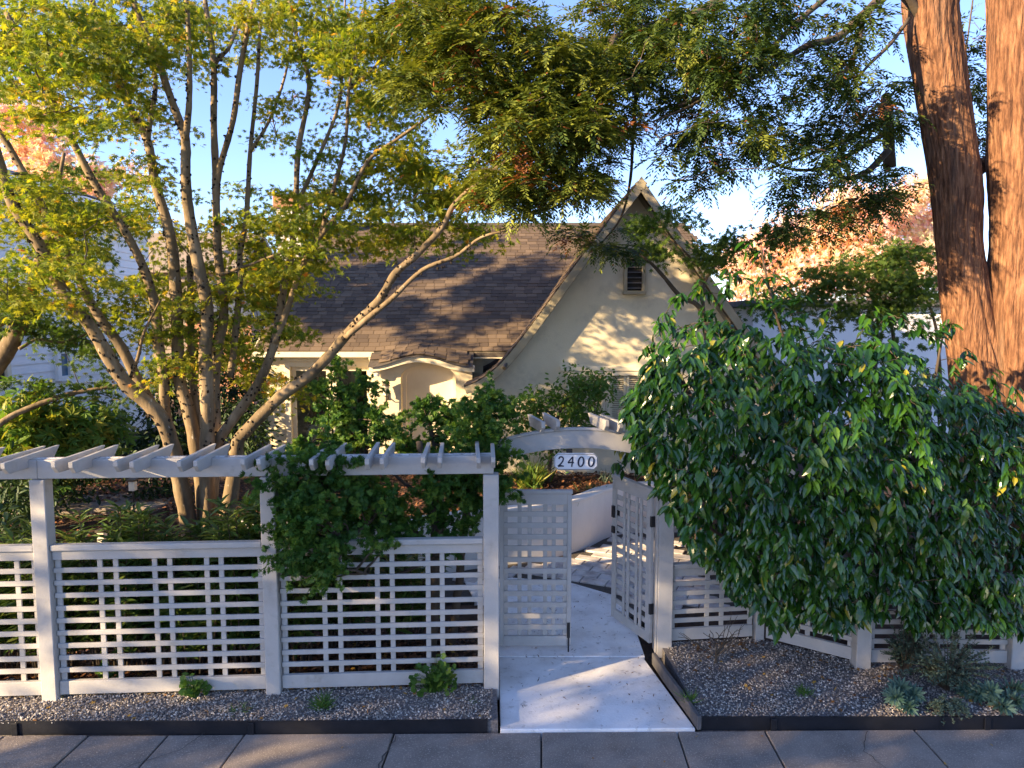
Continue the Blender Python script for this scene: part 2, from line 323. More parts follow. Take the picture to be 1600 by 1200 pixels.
# ------------------------------------------------------------------ ground
def gz(x, y):
    """garden level: a step up behind the fence, then rising to the house"""
    def ss(a, b, t): t = min(1, max(0, (t-a)/(b-a))); return t*t*(3-2*t)
    if -0.25 < x < 1.6 and y < 8: return -0.09
    if y < 5.9: return 0.07
    z = 0.03+0.69*ss(6.3, 11.0, y)
    if x > 1.3: z = 0.03+0.69*ss(7.0, 10.5, y)
    if -0.25 < x < 1.72 and y < 8.8: z = -0.08
    if -1.2 < x < 2.7 and 7.7 <= y < wall_y(x)+0.16: z = -0.08
    if y > 13: z = max(0.3, z-0.02*(y-13))
    return z
WALL = [(-4.2,8.75),(-1.9,8.7),(-0.55,9.25),(0.45,9.65),(1.05,10.1),(1.75,10.85),(3.2,11.0)]
def wall_y(x):
    for (x0, y0), (x1, y1) in zip(WALL, WALL[1:]):
        if x0 <= x <= x1: return y0+(y1-y0)*(x-x0)/(x1-x0)
    return 8.0
b = MB(); S = 300
b.add([(-S,-S,-0.16),(S,-S,-0.16),(S,S,-0.16),(-S,S,-0.16)], [(0,1,2,3)]); tag(b.build('ground', M['lawn']), kind='structure')
xs = np.arange(-14, 14.01, 0.14); ys = np.arange(5.72, 26, 0.14); V = []
for y in ys:
    for x in xs:
        nz = 0.03*mnoise.noise((x*1.3, y*1.3, 0)) if (y > 6.2) else 0.012*mnoise.noise((x*3, y*3, 0))
        V.append((x, y, gz(x, y)+nz-0.02))
nx = len(xs); Fq = [(j*nx+i, j*nx+i+1, (j+1)*nx+i+1, (j+1)*nx+i) for j in range(len(ys)-1) for i in range(nx-1)]
tag(link('garden_soil', mesh_np('garden_soil', V, Fq, M['soil'], smooth=True)), kind='structure')
def SWY(x): return 5.47+0.012*x          # back edge of the sidewalk
# sidewalk: slabs with open joints
swk = thing('sidewalk', None, None, (0,4.5,0), kind='structure')
JX = [-8.6,-7.4,-6.2,-5.3,-4.1,-3.43,-2.79,-2.17,-0.96,0.24,1.35,2.07,3.3,4.5,5.7,6.9,8.2]
for x0, x1 in zip(JX, JX[1:]):
    for y0, y1 in ((3.86, None), (2.6, 3.86)):
        g = 0.007; ya, yb = y0+g, None
        mb = MB(); ja = 0.03*random.uniform(-1,1)*0; dz = random.uniform(-0.004, 0.004)
        Y1a = (SWY(x0) if y1 is None else y1-g); Y1b = (SWY(x1) if y1 is None else y1-g)
        k = 0.045  # the joints run slightly askew to the fence
        mb.prism([(x0+g-k*(5.4-ya), ya), (x1-g-k*(5.4-ya), ya), (x1-g, Y1b), (x0+g, Y1a)], 'z', -0.14, dz)
        mb.build('slab', M['concrete'], swk, bevel=0.006)
b = MB(); b.box((0,3.9,-0.075), (17,3.0,0.09)); tag(b.build('joint_bed', M['joint']), kind='structure')
b = MB(); b.box((0,2.5,-0.08), (18,0.16,0.15)); tag(b.build('kerb', M['concrete'], bevel=0.015), kind='structure')
b = MB(); b.box((0,-2.0,-0.155), (60,8.8,0.06)); tag(b.build('road', M['asphalt']), kind='structure')
def crack(pts, w0, z):
    P = cr([Vector((x, y, z)) for x, y in pts], 5); P = [p+Vector((random.gauss(0,.008), random.gauss(0,.008), 0)) for p in P]
    strip_v = []; n = len(P)
    for i, p in enumerate(P):
        t = (P[min(i+1,n-1)]-P[max(i-1,0)]).normalized(); q = Vector((-t.y, t.x, 0))*w0*random.uniform(.3,1)*.5; strip_v += [p+q, p-q]
    b = MB(); b.add(strip_v, [(2*i, 2*i+2, 2*i+3, 2*i+1) for i in range(n-1)]); tag(b.build('pavement_crack', M['joint']), kind='structure')
crack([(-0.93,5.42),(-0.99,5.1),(-1.02,4.8),(-1.10,4.5),(-1.12,4.2)], .016, .0085)
crack([(-2.5,5.45),(-2.62,5.2),(-2.9,5.0),(-3.0,4.7)], .008, .0085)
crack([(2.9,5.48),(2.75,5.2),(2.8,4.9),(2.6,4.5)], .008, .0085)
# gravel beds
GZ = 0.085
bedL = [(-9,SWY(-9)+.03),(-0.115,SWY(-.2)+.03),(-0.15,6.3),(-9,6.0)]
bedR = [(1.56,SWY(1.5)+.03),(8,SWY(8)+.03),(8,6.6),(3.3,6.5),(2.5,7.0),(1.5,6.9)]
for nm, poly in (('gravel_bed_base', bedL), ('gravel_bed_base', bedR)):
    b = MB(); b.prism(poly, 'z', -0.1, GZ); tag(b.build(nm, M['gravel']), kind='structure')
def in_poly(x, y, poly):
    c = False; n = len(poly)
    for i in range(n):
        x0, y0 = poly[i]; x1, y1 = poly[(i+1) % n]
        if (y0 > y) != (y1 > y) and x < (x1-x0)*(y-y0)/(y1-y0)+x0: c = not c
    return c
def fill(poly, n, xr=None):
    xa = [p[0] for p in poly]; ya = [p[1] for p in poly]; out = []
    x0, x1 = (min(xa), max(xa)) if xr is None else xr
    while len(out) < n:
        x, y = random.uniform(x0, x1), random.uniform(min(ya), max(ya))
        if in_poly(x, y, poly): out.append((x, y))
    return np.array(out)
for poly, n, xr in ((bedL, 14000, (-4.6,-0.17)), (bedR, 13000, (1.55, 5.2))):
    p = fill(poly, n, xr); N = len(p); pos = np.c_[p, np.array([GZ+.004+.018*max(-.3,mnoise.noise((q[0]*1.6, q[1]*2.2, 7))) for q in p])+rng.uniform(0, 0.006, N)]
    tag(link('gravel', scatter('gravel', STONE, pos, np.c_[rng.normal(size=(N,2)), rng.normal(size=N)*.3], np.c_[rng.normal(size=(N,2))*.35, np.ones(N)], rng.uniform(0.010, 0.024, N), rng.random(N)**1.2, M['pebble'])), kind='stuff')
# front path: slabs of white painted concrete, entering between the gate posts
pt = thing('front_path', None, None, (0.6,6.5,0), kind='structure')
pl, pr = -0.105, 1.40
mb = MB(); mb.prism([(-0.095, SWY(0)+.006), (1.50, SWY(1.5)+.006), (1.30, 6.72), (-0.13, 6.72)], 'z', -0.1, 0.022); mb.build('slab', M['path'], pt, bevel=0.006)
mb = MB(); mb.prism([(-0.13, 6.732), (1.32, 6.732), (1.34,7.5), (1.25,8.3), (0.75,8.72), (0.0,8.9), (-0.6,8.75), (-0.3,7.6)], 'z', -0.1, 0.027); mb.build('slab', M['path'], pt, bevel=0.006)
# pavers beyond it
pv = thing('paved_yard', None, None, (0.6,9.5,0), kind='structure')
mb = MB(); mb.prism([(-1.9,8.55),(2.6,7.4),(3.0,10.95),(1.75,10.9),(0.45,9.7),(-0.55,9.3),(-1.9,8.8)], 'z', -0.1, 0.008); mb.build('bedding', M['joint'], pv)
for r in range(14):
    for c in range(18):
        wx, wy = 0.34, 0.20; u, v = (c-8)*wx+(r % 2)*wx/2, (r-3)*wy; an = R(-24)
        x, y = 0.9+u*math.cos(an)-v*math.sin(an), 8.85+u*math.sin(an)+v*math.cos(an)
        if not (-0.8 < x < 2.5 and y < wall_y(x)-0.17 and y > 7.9): continue
        if y < 8.95-0.25*abs(x-0.2)-(0.75 if x > 1.35 else 0): continue
        box('paver', (x, y, 0.005+random.uniform(-.003,.004)), (wx-0.014, wy-0.014, 0.05), M['paver'], pv, rz=an+random.uniform(-.01,.01), bevel=0.005)
b = MB(); b.prism([(-7.4,9.7),(-5.2,9.9),(-4.7,10.6),(-5.0,11.3),(-6.6,11.2)], 'z', .4, .69); tag(b.build('garden_path', M['concrete'], bevel=.01), kind='structure')
# planter wall
pw = thing('planter_wall', 'curved white stucco planter wall with mulch above it behind the gate', 'garden wall', (0.4,9.6,0))
pts = cr([Vector((x, y, 0)) for x, y in WALL], 5)
def strip(pts, w0, w1, z0, z1):
    mb = MB(); n = len(pts); L = []; Rr = []
    for i, p in enumerate(pts):
        t = (pts[min(i+1,n-1)]-pts[max(i-1,0)]).normalized(); nn = Vector((-t.y, t.x, 0)); L.append(p+nn*w0); Rr.append(p+nn*w1)
    vs = [(p.x,p.y,z) for z in (z0, z1) for p in L]+[(p.x,p.y,z) for z in (z0, z1) for p in Rr]
    fs = []
    for i in range(n-1):
        fs += [(i, i+1, n+i+1, n+i), (2*n+i, 3*n+i, 3*n+i+1, 2*n+i+1), (n+i, n+i+1, 3*n+i+1, 3*n+i), (i, 2*n+i, 2*n+i+1, i+1)]
    fs += [(0, n, 3*n, 2*n), (n-1, 3*n-1, 4*n-1, 2*n-1)]; mb.add(vs, fs); return mb
strip(pts, 0, 0.16, -0.1, 0.74).build('wall', M['planter'], pw)
strip(pts, -0.025, 0.185, 0.742, 0.79).build('coping', M['planter'], pw, bevel=0.008)
# black steel edging along the beds
def edging(label, xy, h=0.105, t=0.012, z=-0.01):
    o = thing('bed_edging', label, 'edging', (xy[0][0], xy[0][1], 0), group=None)
    strip([Vector((x, y, 0)) for x, y in xy], -t/2, t/2, z, z+h).build('strip', M['edging'], o)
    for x, y in xy[1:-1:3]:
        box('stake', (x, y-0.018, z+h*0.47), (0.05, 0.012, h*0.92), M['edging'], o)
    return o
edging('black steel edging strip holding the gravel left of the white path', [(x, SWY(x)+0.022+0.012*math.sin(x*1.1)) for x in np.linspace(-8.5,-0.2,14)], 0.115)
edging('black steel edging strip holding the gravel right of the white path', [(x, SWY(x)+0.022+0.012*math.sin(x*1.3)) for x in np.linspace(1.56,8,12)], 0.115)
o = thing('edging_board', 'dark weathered board laid along the right edge of the white path', 'edging', (1.5,5.6,0))
strip([Vector(p) for p in ((1.535,5.50,0),(1.48,5.9,0),(1.42,6.3,0),(1.385,6.62,0))], -0.02, 0.02, 0.0, 0.12).build('board', M['board'], o, bevel=0.006)
# ------------------------------------------------------------------ left fence, pergola
FA = math.atan(0.055)
def LY(x): return 6.06+0.055*(x+0.18)
PX = [-7.7,-5.85,-3.98,-2.09,-0.185]
P_H = 2.015
def lattice(parent, a, b, z0, ztop, nslat, vfr, cap=0.05, topb=0.085, botb=0.12, pitch=None, sw=0.042):
    """one panel between points a and b (2-D): cap, top board, bottom board, level slats in front, upright slats behind"""
    a = Vector(a); b = Vector(b); d = b-a; L = d.length; rz = math.atan2(d.y, d.x); mid = (a+b)/2; nrm = Vector((math.sin(rz), -math.cos(rz)))
    def c(f, z, off=0.0): p = a+d*f+nrm*off; return (p.x, p.y, z)
    box('rail_cap', c(.5, ztop-cap/2, 0.012), (L-0.004, 0.075, cap), M['paint'], parent, rz, bevel=0.006)
    box('top_rail', c(.5, ztop-cap-topb/2-0.001), (L-0.004, 0.04, topb), M['paint'], parent, rz)
    box('bottom_rail', c(.5, z0+botb/2), (L-0.004, 0.04, botb), M['paint'], parent, rz)
    za, zb = z0+botb, ztop-cap-topb; pitch = (zb-za)/(nslat+0.72)
    for f in vfr:
        box('upright_slat', c(f, (za+zb)/2, -0.012), (sw if 0.03 < f < 0.97 else sw*1.1, 0.016, zb-za-0.002), M['paint'], parent, rz, bevel=0.002)
    for k in range(nslat):
        z = za+pitch*(k+0.86)
        box('level_slat', c(.5, z+random.uniform(-.002,.002), 0.006), (L-0.006, 0.018, sw), M['paint'], parent, rz, rot=(0, random.uniform(-.0012,.0012), rz), bevel=0.002)
def post(parent, x, y, h, s=0.13, rz=0.0, z0=-0.02):
    return box('post', (x, y, z0+h/2), (s, s, h), M['paint'], parent, rz, bevel=0.006)
VF = (.018,.215,.29,.475,.548,.725,.795,.984)
fl = thing('lattice_fence', 'long pale lattice fence with tall posts running along the left gravel bed', 'fence', (-3,LY(-3),0))
for x in PX: post(fl, x, LY(x), P_H+0.02, 0.125 if x < -.3 else 0.135, FA)
for i, (x0, x1) in enumerate(zip(PX, PX[1:])):
    vf = (.018,.17,.22,.40,.46,.66,.72,.90,.984) if i == 1 else VF
    lattice(fl, (x0+.066, LY(x0+.066)), (x1-.068, LY(x1-.068)), 0.12, 1.45, 9, vf)
box('gate_jamb', (-0.185, 6.83, 0.95), (0.09, 0.09, 1.9), M['paint'], fl)      # hidden return post that carries the left gate
box('return_rail', (-0.215, 6.46, 1.33), (0.04, 0.58, 0.09), M['paint'], fl)
box('return_rail', (-0.215, 6.46, 0.2), (0.04, 0.58, 0.12), M['paint'], fl)
pg = thing('pergola', 'flat pergola of one long beam and slanting rafters on the tall fence posts', 'pergola', (-3,LY(-3),P_H))
for x0, x1 in ((-8.2,-3.985),(-3.983,-0.16)):
    xm = (x0+x1)/2; box('beam', (xm, LY(xm)-0.005, P_H+0.085), ((x1-x0)/math.cos(FA), 0.06, 0.16), M['paint'], pg, FA, bevel=0.005)
    box('ledger', (xm, LY(xm)+0.055, P_H+0.155), ((x1-x0)/math.cos(FA), 0.05, 0.03), M['paint_top'], pg, FA, bevel=0.004)
b = MB(); b.prism([(-0.36,-0.015),(-0.31,-0.07),(-0.06,-0.075),(-0.06,-0.012),(0.04,-0.012),(0.04,-0.075),(0.30,-0.075),(0.41,0.03),(-0.36,0.03)], 'x', -0.017, 0.017)
raft_me = b.mesh('rafter', M['paint'], 0.003)
for xb in (-7.56,-7.08,-6.6,-6.12,-5.64,-5.16,-4.68,-4.20,-3.68,-3.2,-2.70,-2.20,-1.65,-1.21,-0.75,-0.30):
    for dx in (0, .132):
        o = link('rafter', raft_me, pg, (xb+dx, LY(xb)+0.03, P_H+0.178)); o.rotation_euler = (random.uniform(-.02,.02), random.uniform(-.03,.03), FA+random.uniform(-.02,.02))
# ------------------------------------------------------------------ gate arch, sign
ga = thing('gate_arch', 'bowed pale arch beam with four short rafters over the garden gate', 'arch', (0.65,6.84,2))
XC = 0.66
def zarch(x): return 2.105-0.20*(x-XC)**2
xsA = np.linspace(-0.26, 1.60, 25)
b = MB(); b.prism([(x, zarch(x)) for x in xsA]+[(x, zarch(x)+0.175) for x in xsA[::-1]], 'y', 6.80, 6.86); b.build('arch_beam', M['paint'], ga, bevel=0.004)
b = MB(); b.prism([(x, zarch(x)+0.178) for x in xsA]+[(x, zarch(x)+0.20) for x in xsA[::-1]], 'y', 6.79, 6.87); b.build('arch_cap', M['paint'], ga, bevel=0.003)
box('return_beam', (-0.215, 6.44, 2.02), (0.05, 0.70, 0.13), M['paint'], ga)
b = MB(); b.prism([(-0.17,-0.03),(-0.12,-0.075),(0.30,-0.075),(0.41,0.03),(-0.17,0.03)], 'x', -0.019, 0.019)
r2 = b.mesh('rafter', M['paint'], 0.003)
for x in (0.285, 0.43, 0.90, 1.03):
    o = link('rafter', r2, ga, (x-0.02, 6.84, zarch(x)+0.275)); o.rotation_euler = (0, 0, 0.20+random.uniform(-.02,.02))
sg = thing('house_number_sign', 'white house number plaque reading 2400 hanging under the gate arch', 'sign', (0.615,6.81,1.99))
SX0, SX1, SZ0, SZ1, cc = 0.408, 0.838, 1.895, 2.062, 0.04
oct_ = lambda e: [(SX0+cc+0, SZ0+e),(SX1-cc, SZ0+e),(SX1-e, SZ0+cc),(SX1-e, SZ1-cc),(SX1-cc, SZ1-e),(SX0+cc, SZ1-e),(SX0+e, SZ1-cc),(SX0+e, SZ0+cc)]
b = MB(); b.prism(oct_(0), 'y', 6.765, 6.790); b.build('plaque', M['signwhite'], sg, bevel=0.004)
b = MB(); pa, pb = oct_(0.006), oct_(0.011)
for i in range(8):
    j = (i+1) % 8; q = [pa[i], pa[j], pb[j], pb[i]]; b.prism(q, 'y', 6.7615, 6.7650)
b.build('plaque_border', M['board'], sg)
def stroke(mb, pts, w, close=False):
    """flat brush stroke; w may be a list"""
    P = [Vector((p[0], 0, p[1])) for p in pts]; n = len(P); ww = w if hasattr(w, '__len__') else [w]*n
    L = []; Q = []
    for i in range(n):
        a = P[(i-1) % n] if close else P[max(i-1,0)]; c = P[(i+1) % n] if close else P[min(i+1,n-1)]
        t = (c-a).normalized(); nn = Vector((-t.z, 0, t.x)); L.append(P[i]+nn*ww[i]/2); Q.append(P[i]-nn*ww[i]/2)
    for i in range(n if close else n-1):
        j = (i+1) % n; q = [L[i], L[j], Q[j], Q[i]]; mb.prism([(v.x, v.z) for v in q], 'y', 6.7600, 6.7648)
def zero(cx, cz): return [(cx+0.026*math.sin(t)+0.008*math.cos(t)*0.6, cz+0.047*math.cos(t)) for t in np.linspace(0, 2*math.pi, 19)[:-1]]
cz = (SZ0+SZ1)/2; x0 = 0.478
b = MB(); p2 = [(x0-.022, cz+.028),(x0-.012, cz+.045),(x0+.006, cz+.048),(x0+.021, cz+.034),(x0+.018, cz+.012),(x0+.002, cz-.014),(x0-.028, cz-.044)]
stroke(b, [(p.x, p.z) for p in cr([Vector((x,0,z)) for x, z in p2], 4)], 0.014); stroke(b, [(x0-.030, cz-.045),(x0+.0, cz-.040),(x0+.028, cz-.044)], [.012,.016,.010]); b.build('digit', M['ink'], sg)
x0 = 0.575; b = MB(); stroke(b, [(x0+.016, cz+.050),(x0+.013, cz),(x0+.006, cz-.050)], [.012,.014,.012]); stroke(b, [(x0+.014, cz+.046),(x0-.012, cz+.016),(x0-.030, cz-.010)], .012); stroke(b, [(x0-.030, cz-.010),(x0, cz-.006),(x0+.028, cz-.008)], .013); b.build('digit', M['ink'], sg)
for x0 in (0.672, 0.772):
    b = MB(); stroke(b, zero(x0, cz), [0.011+0.006*abs(math.sin(t)) for t in np.linspace(0, 2*math.pi, 19)[:-1]], True); b.build('digit', M['ink'], sg)
box('hanger', (0.56, 6.79, 2.078), (0.06, 0.02, 0.045), M['black'], sg)
# ------------------------------------------------------------------ gate leaves
def gate(label, hinge, ang, Wd, z0, z1, rows, vx, latch):
    g = thing('garden_gate', label, 'gate', (hinge[0], hinge[1], z0))
    h = Vector((hinge[0], hinge[1])); d = Vector((math.cos(ang), math.sin(ang))); nr = Vector((d.y, -d.x))
    def c(s, z, off=0.0): p = h+d*s+nr*off; return (p.x, p.y, z)
    def bx(n, s, z, dims, off=0.0, m='paint', bev=0.003): return box(n, c(s, z, off), dims, M[m], g, ang, bevel=bev)
    bx('rail_cap', Wd/2, z1-0.018, (Wd+0.02, 0.06, 0.036), bev=0.005)
    bx('top_rail', Wd/2, z1-0.092, (Wd-0.085, 0.034, 0.11)); bx('bottom_rail', Wd/2, z0+0.05, (Wd-0.085, 0.034, 0.10))
    for s in (0.021, Wd-0.021): bx('stile', s, (z0+z1-0.037)/2, (0.042, 0.042, z1-z0-0.038))
    za, zb = z0+0.10, z1-0.148; p = (zb-za)/(rows+0.6)
    for x in vx: bx('upright_slat', x, (za+zb)/2, (0.040, 0.014, zb-za-0.002), -0.012, bev=0.002)
    for k in range(rows): bx('level_slat', Wd/2, za+p*(k+0.8), (Wd-0.087, 0.016, 0.052), 0.009, bev=0.002)
    return g, bx
g1, bx = gate('closed left leaf of the white lattice gate beside the tall fence post', (-0.125, 6.83), 0.0, 0.715, 0.095, 1.685, 11, (0.062,0.20,0.30,0.455,0.54,0.655), False)
b = MB(); b.tube([(0.565,6.80,0.30),(0.565,6.80,0.04)], 0.008, 8); b.build('drop_bolt', M['black'], g1); bx('bolt_plate', 0.69, 0.26, (0.03,0.006,0.16), 0.025, 'black')
ang2 = math.atan2(0.68, -0.29)
g2, bx = gate('open right leaf of the white lattice gate swung in towards the house', (1.405, 6.88), ang2, 0.74, 0.09, 1.685, 11, (0.062,0.185,0.265,0.42,0.50,0.68), True)
bx('lock_case', 0.70, 1.28, (0.045,0.085,0.13), 0.0, 'black'); bx('lock_case', 0.70, 1.08, (0.05,0.08,0.075), 0.0, 'black')
bx('lever', 0.735, 1.09, (0.12,0.02,0.022), 0.07, 'black', 0.006); bx('hinge', 0.0, 0.45, (0.03,0.05,0.11), 0.0, 'black'); bx('hinge', 0.0, 1.35, (0.03,0.05,0.11), 0.0, 'black')
# ------------------------------------------------------------------ right fence, three panels in a zigzag
fr = thing('lattice_fence', 'low zigzag lattice fence under the big glossy shrub right of the gate', 'fence', (2.5,6.9,0))
post(fr, 1.525, 6.86, 2.0, 0.15); box('jamb_board', (1.438, 6.85, 0.88), (0.018, 0.12, 1.70), M['paint'], fr)
CR = [(1.525,6.86),(2.53,6.98),(3.30,6.42),(4.74,6.40),(6.6,6.5)]
for i, (x, y) in enumerate(CR[1:]): post(fr, x, y, 1.0, 0.14 if i else 0.09, 0.0)
for (a, c_), vf in zip(zip(CR, CR[1:]), ((.02,.44,.62,.975),(.02,.36,.49,.975),(.02,.42,.50,.68,.975),VF)):
    a = Vector(a); c_ = Vector(c_); d = (c_-a).normalized()
    lattice(fr, a+d*0.078, c_-d*0.072, 0.13, 0.93, 5, vf, sw=0.046)
# ------------------------------------------------------------------ main house
hs = thing('cottage', 'cream stucco cottage with steep brown shingle roof and curved front gable', 'house', (-1,13,0.5))
ZB = 0.45; YG = 12.0
LP = [(-0.80,2.26),(-0.62,2.33),(-0.45,2.43),(-0.25,2.59),(-0.05,2.81),(0.15,3.06),(0.54,3.58),(1.13,4.39),(2.10,5.66)]
RP = [(2.10,5.66),(3.76,3.40),(5.2,1.45)]
def zprof(x, P):
    for (x0, z0), (x1, z1) in zip(P, P[1:]):
        if x0 <= x <= x1: return z0+(z1-z0)*(x-x0)/(x1-x0)
    return P[0][1] if x < P[0][0] else P[-1][1]
# gable wall with window openings cut by building it in pieces
gw = lambda P: [(x, z-0.10) for x, z in P]
WX0, WX1, WZ0, WZ1 = 0.92, 2.32, 1.30, 2.50
mb = MB()
mb = MB()
def zline(x): return zprof(x, gw(LP)) if x <= 2.1 else zprof(x, gw(RP))
def wallpiece(x0, x1, z0, z1=None):
    n = max(2, int((x1-x0)/0.12)); xs_ = np.linspace(x0, x1, n)
    mb.prism([(x0, z0),(x1, z0)]+[(x, (zline(x) if z1 is None else z1)) for x in xs_[::-1]], 'y', YG, YG+0.2)
wallpiece(-0.62, WX0, ZB); wallpiece(WX0, WX1, ZB, WZ0); wallpiece(WX0, WX1, WZ1); wallpiece(WX1, 4.9, ZB)
mb.build('gable_wall', M['stucco'], hs)
# main roof plane: eave at YE, ridge at YR
YE, ZE, YR, ZR = 12.85, 2.80, 17.0, 5.60
SL = (ZR-ZE)/(YR-YE); SA = math.atan(SL); SLEN = math.hypot(ZR-ZE, YR-YE); XL, XRR = -4.72, 4.1
def brow(x, s):
    """height added over the entry: s metres up-slope from the ordinary eave (negative below it)"""
    t = (x+1.66)/0.92
    k = 0.5+0.5*math.cos(math.pi*max(-1, min(1, t)))
    return 0.20*k*math.exp(-max(0, s+0.45)/0.55)
def roofpt(x, s, up=0.0):
    return Vector((x, YE+s*math.cos(SA), ZE+s*math.sin(SA)+brow(x, s)+up))
mb = MB()
mb.prism([(YE,ZE-0.10),(YR,ZR-0.10),(YR+4.1,ZE-0.10),(YR+4.1,ZE-0.02),(YR,ZR-0.02),(YE,ZE-0.02)], 'x', XL, XRR)
mb.build('roof_deck', M['roofing'], hs)
mb = MB()   # deck of the lowered eave over the entry
xe = np.linspace(-2.56,-0.70,20); vs = []; ss_ = [-0.46,-0.3,-0.15,0.0,0.3,0.7,1.2]
for s in ss_:
    for x in xe: vs.append(roofpt(x, s, -0.015))
n = len(xe); mb.add(vs, [(j*n+i, j*n+i+1, (j+1)*n+i+1, (j+1)*n+i) for j in range(len(ss_)-1) for i in range(n-1)])
mb.build('entry_roof_deck', M['roofing'], hs)
EXP, TW = 0.132, 0.205
sb = MB(); sb.add([(-.5,0,0),(.5,0,0),(.5,1,0),(-.5,1,0),(-.5,0,1),(.5,0,1),(.5,1,.35),(-.5,1,.35)], [(0,3,2,1),(4,5,6,7),(0,1,5,4),(1,2,6,5),(2,3,7,6),(3,0,4,7)])
tabs = []
nrow = int(SLEN/EXP)
for r in range(-3, nrow+1):
    s = r*EXP; off = (0.5 if r % 2 else 0)*TW+random.uniform(-.03,.03); x = XL+0.01-off
    while x < 4.1:
        wd = TW*random.choice((0.82,1.0,1.0,1.12)); xa, xb_ = max(x, XL), x+wd-0.008; x += wd
        if xb_-xa < 0.05: continue
        xm = (xa+xb_)/2
        if r < 0 and not (-2.55 < xa and xb_ < -0.68): continue
        p = roofpt(xm, s)
        zg = zprof(xm, LP) if xm <= 2.1 else zprof(xm, RP)
        if xm > -0.62 and zg > p.z+0.25: continue
        tabs.append((xm, s, xb_-xa))
_tabme = {}
order = sorted(range(len(tabs)), key=lambda i: roofpt(tabs[i][0], tabs[i][1]).y)
sel = set(order[:296]); V = []; Fs = []; tint = []
for i, (xm, s, wd) in enumerate(tabs):
    p0, p1 = roofpt(xm, s, 0.004), roofpt(xm, s+EXP+0.03, 0.006); xs_ = Vector((1, 0, (brow(xm+.1, s)-brow(xm-.1, s))/0.2)).normalized()
    yv = (p1-p0); yl = yv.length; yv = yv.normalized(); zv = xs_.cross(yv).normalized(); xs_ = yv.cross(zv)
    th = random.uniform(0.010, 0.020)
    if i in sel:
        key = round(wd, 2)
        if key not in _tabme:
            m2 = MB(); m2.add([(v[0]*key, v[1]*(EXP+0.03), v[2]*0.014) for v in sb.v], sb.f); _tabme[key] = m2.mesh('shingle', M['shingle_part'])
        o = link('shingle', _tabme[key]); o.parent = hs
        mw = Matrix((xs_, yv, zv)).transposed().to_4x4(); mw.translation = p0-wloc(hs); o.matrix_local = mw
    else:
        k = len(V)
        for v in sb.v: V.append(p0+xs_*(v[0]*wd)+yv*(v[1]*yl)+zv*(v[2]*th))
        Fs += [tuple(q+k for q in f) for f in sb.f]; tint += [random.random()]*6
o = link('roof_shingles', mesh_np('roof_shingles', V, Fs, M['shingle'], tint)); o.parent = hs; o.location = -wloc(hs); tag(o, kind='stuff')
mb = MB(); mb.tube([(XL,YR,ZR+0.02),(XRR,YR,ZR+0.02)], 0.07, 8); mb.build('ridge_cap', M['roofing'], hs)
mb = MB()
for sgn in (0,): mb.prism([(YE,ZE-0.16),(YR,ZR-0.16),(YR,ZR-0.01),(YE,ZE-0.01)], 'x', XL-0.03, XL-0.001)
mb.build('verge_board', M['trim'], hs)
# curved roof over the gable, laid in courses that follow the flare
gp = cr([Vector((x, 0, z)) for x, z in LP], 6); seg = []
acc = [0.0]
for a, c_ in zip(gp, gp[1:]): acc.append(acc[-1]+(c_-a).length)
def gpt(d):
    for i in range(len(acc)-1):
        if acc[i] <= d <= acc[i+1]:
            t = (d-acc[i])/(acc[i+1]-acc[i]); return gp[i]+(gp[i+1]-gp[i])*t
    return gp[-1]
V = []; Fs = []; tint = []; d = 0.0
while d < acc[-1]-0.05:
    a, c_ = gpt(d), gpt(min(acc[-1], d+EXP+0.02)); t = (c_-a).normalized(); nn = Vector((-t.z, 0, t.x))
    y = 11.70-random.uniform(0, .3)*0
    while y < 16.9:
        y1 = y+TW*random.choice((.85,1,1,1.1))
        ym = (y+y1)/2; s_at = (ym-YE)/math.cos(SA)
        if ym < YE+0.1 or a.z+0.3 > ZE+s_at*math.sin(SA):
            k = len(V); th = random.uniform(0.014, 0.024)
            for p, h in ((a, 0.0), (c_, 0.0), (a, th), (c_, 0.006)):
                for yy in (y, y1-0.006): V.append((p.x+nn.x*(h+.004), yy, p.z+nn.z*(h+.004)))
            Fs += [tuple(k+q for q in f) for f in ((4,5,7,6),(0,1,5,4),(0,4,6,2),(1,3,7,5),(2,6,7,3))]; tint += [random.random()]*5
        y = y1
    d += EXP
o = link('gable_shingles', mesh_np('gable_shingles', V, Fs, M['shingle'], tint)); o.parent = hs; o.location = -wloc(hs); tag(o, kind='stuff')
def profstrip(P, o0, o1, y0, y1, name, m, bev=0.0):
    """board that follows a roof profile between the normal offsets o0 and o1"""
    n = len(P); A = []; B = []
    for i, p in enumerate(P):
        t = (P[min(i+1,n-1)]-P[max(i-1,0)]).normalized(); nn = Vector((-t.z, 0, t.x)); A.append(p+nn*o0); B.append(p+nn*o1)
    mb = MB(); vs = [(p.x, y, p.z) for y in (y0, y1) for p in A]+[(p.x, y, p.z) for y in (y0, y1) for p in B]; fs = []
    for i in range(n-1): fs += [(i,i+1,n+i+1,n+i),(2*n+i,3*n+i,3*n+i+1,2*n+i+1),(i,2*n+i,2*n+i+1,i+1),(n+i,n+i+1,3*n+i+1,3*n+i)]
    fs += [(0,n,3*n,2*n),(n-1,3*n-1,4*n-1,2*n-1)]; mb.add(vs, fs); return mb.build(name, m, hs, bev)
rp = [Vector((2.10,0,5.66)), Vector((3.0,0,4.435)), Vector((3.76,0,3.40)), Vector((4.5,0,2.4)), Vector((5.2,0,1.45))]
profstrip(gp, -0.09, 0.0, 11.70, 16.5, 'gable_roof_deck', M['roofing']); profstrip(rp, -0.09, 0.012, 11.70, 17.0, 'gable_roof_deck', M['roofing'])
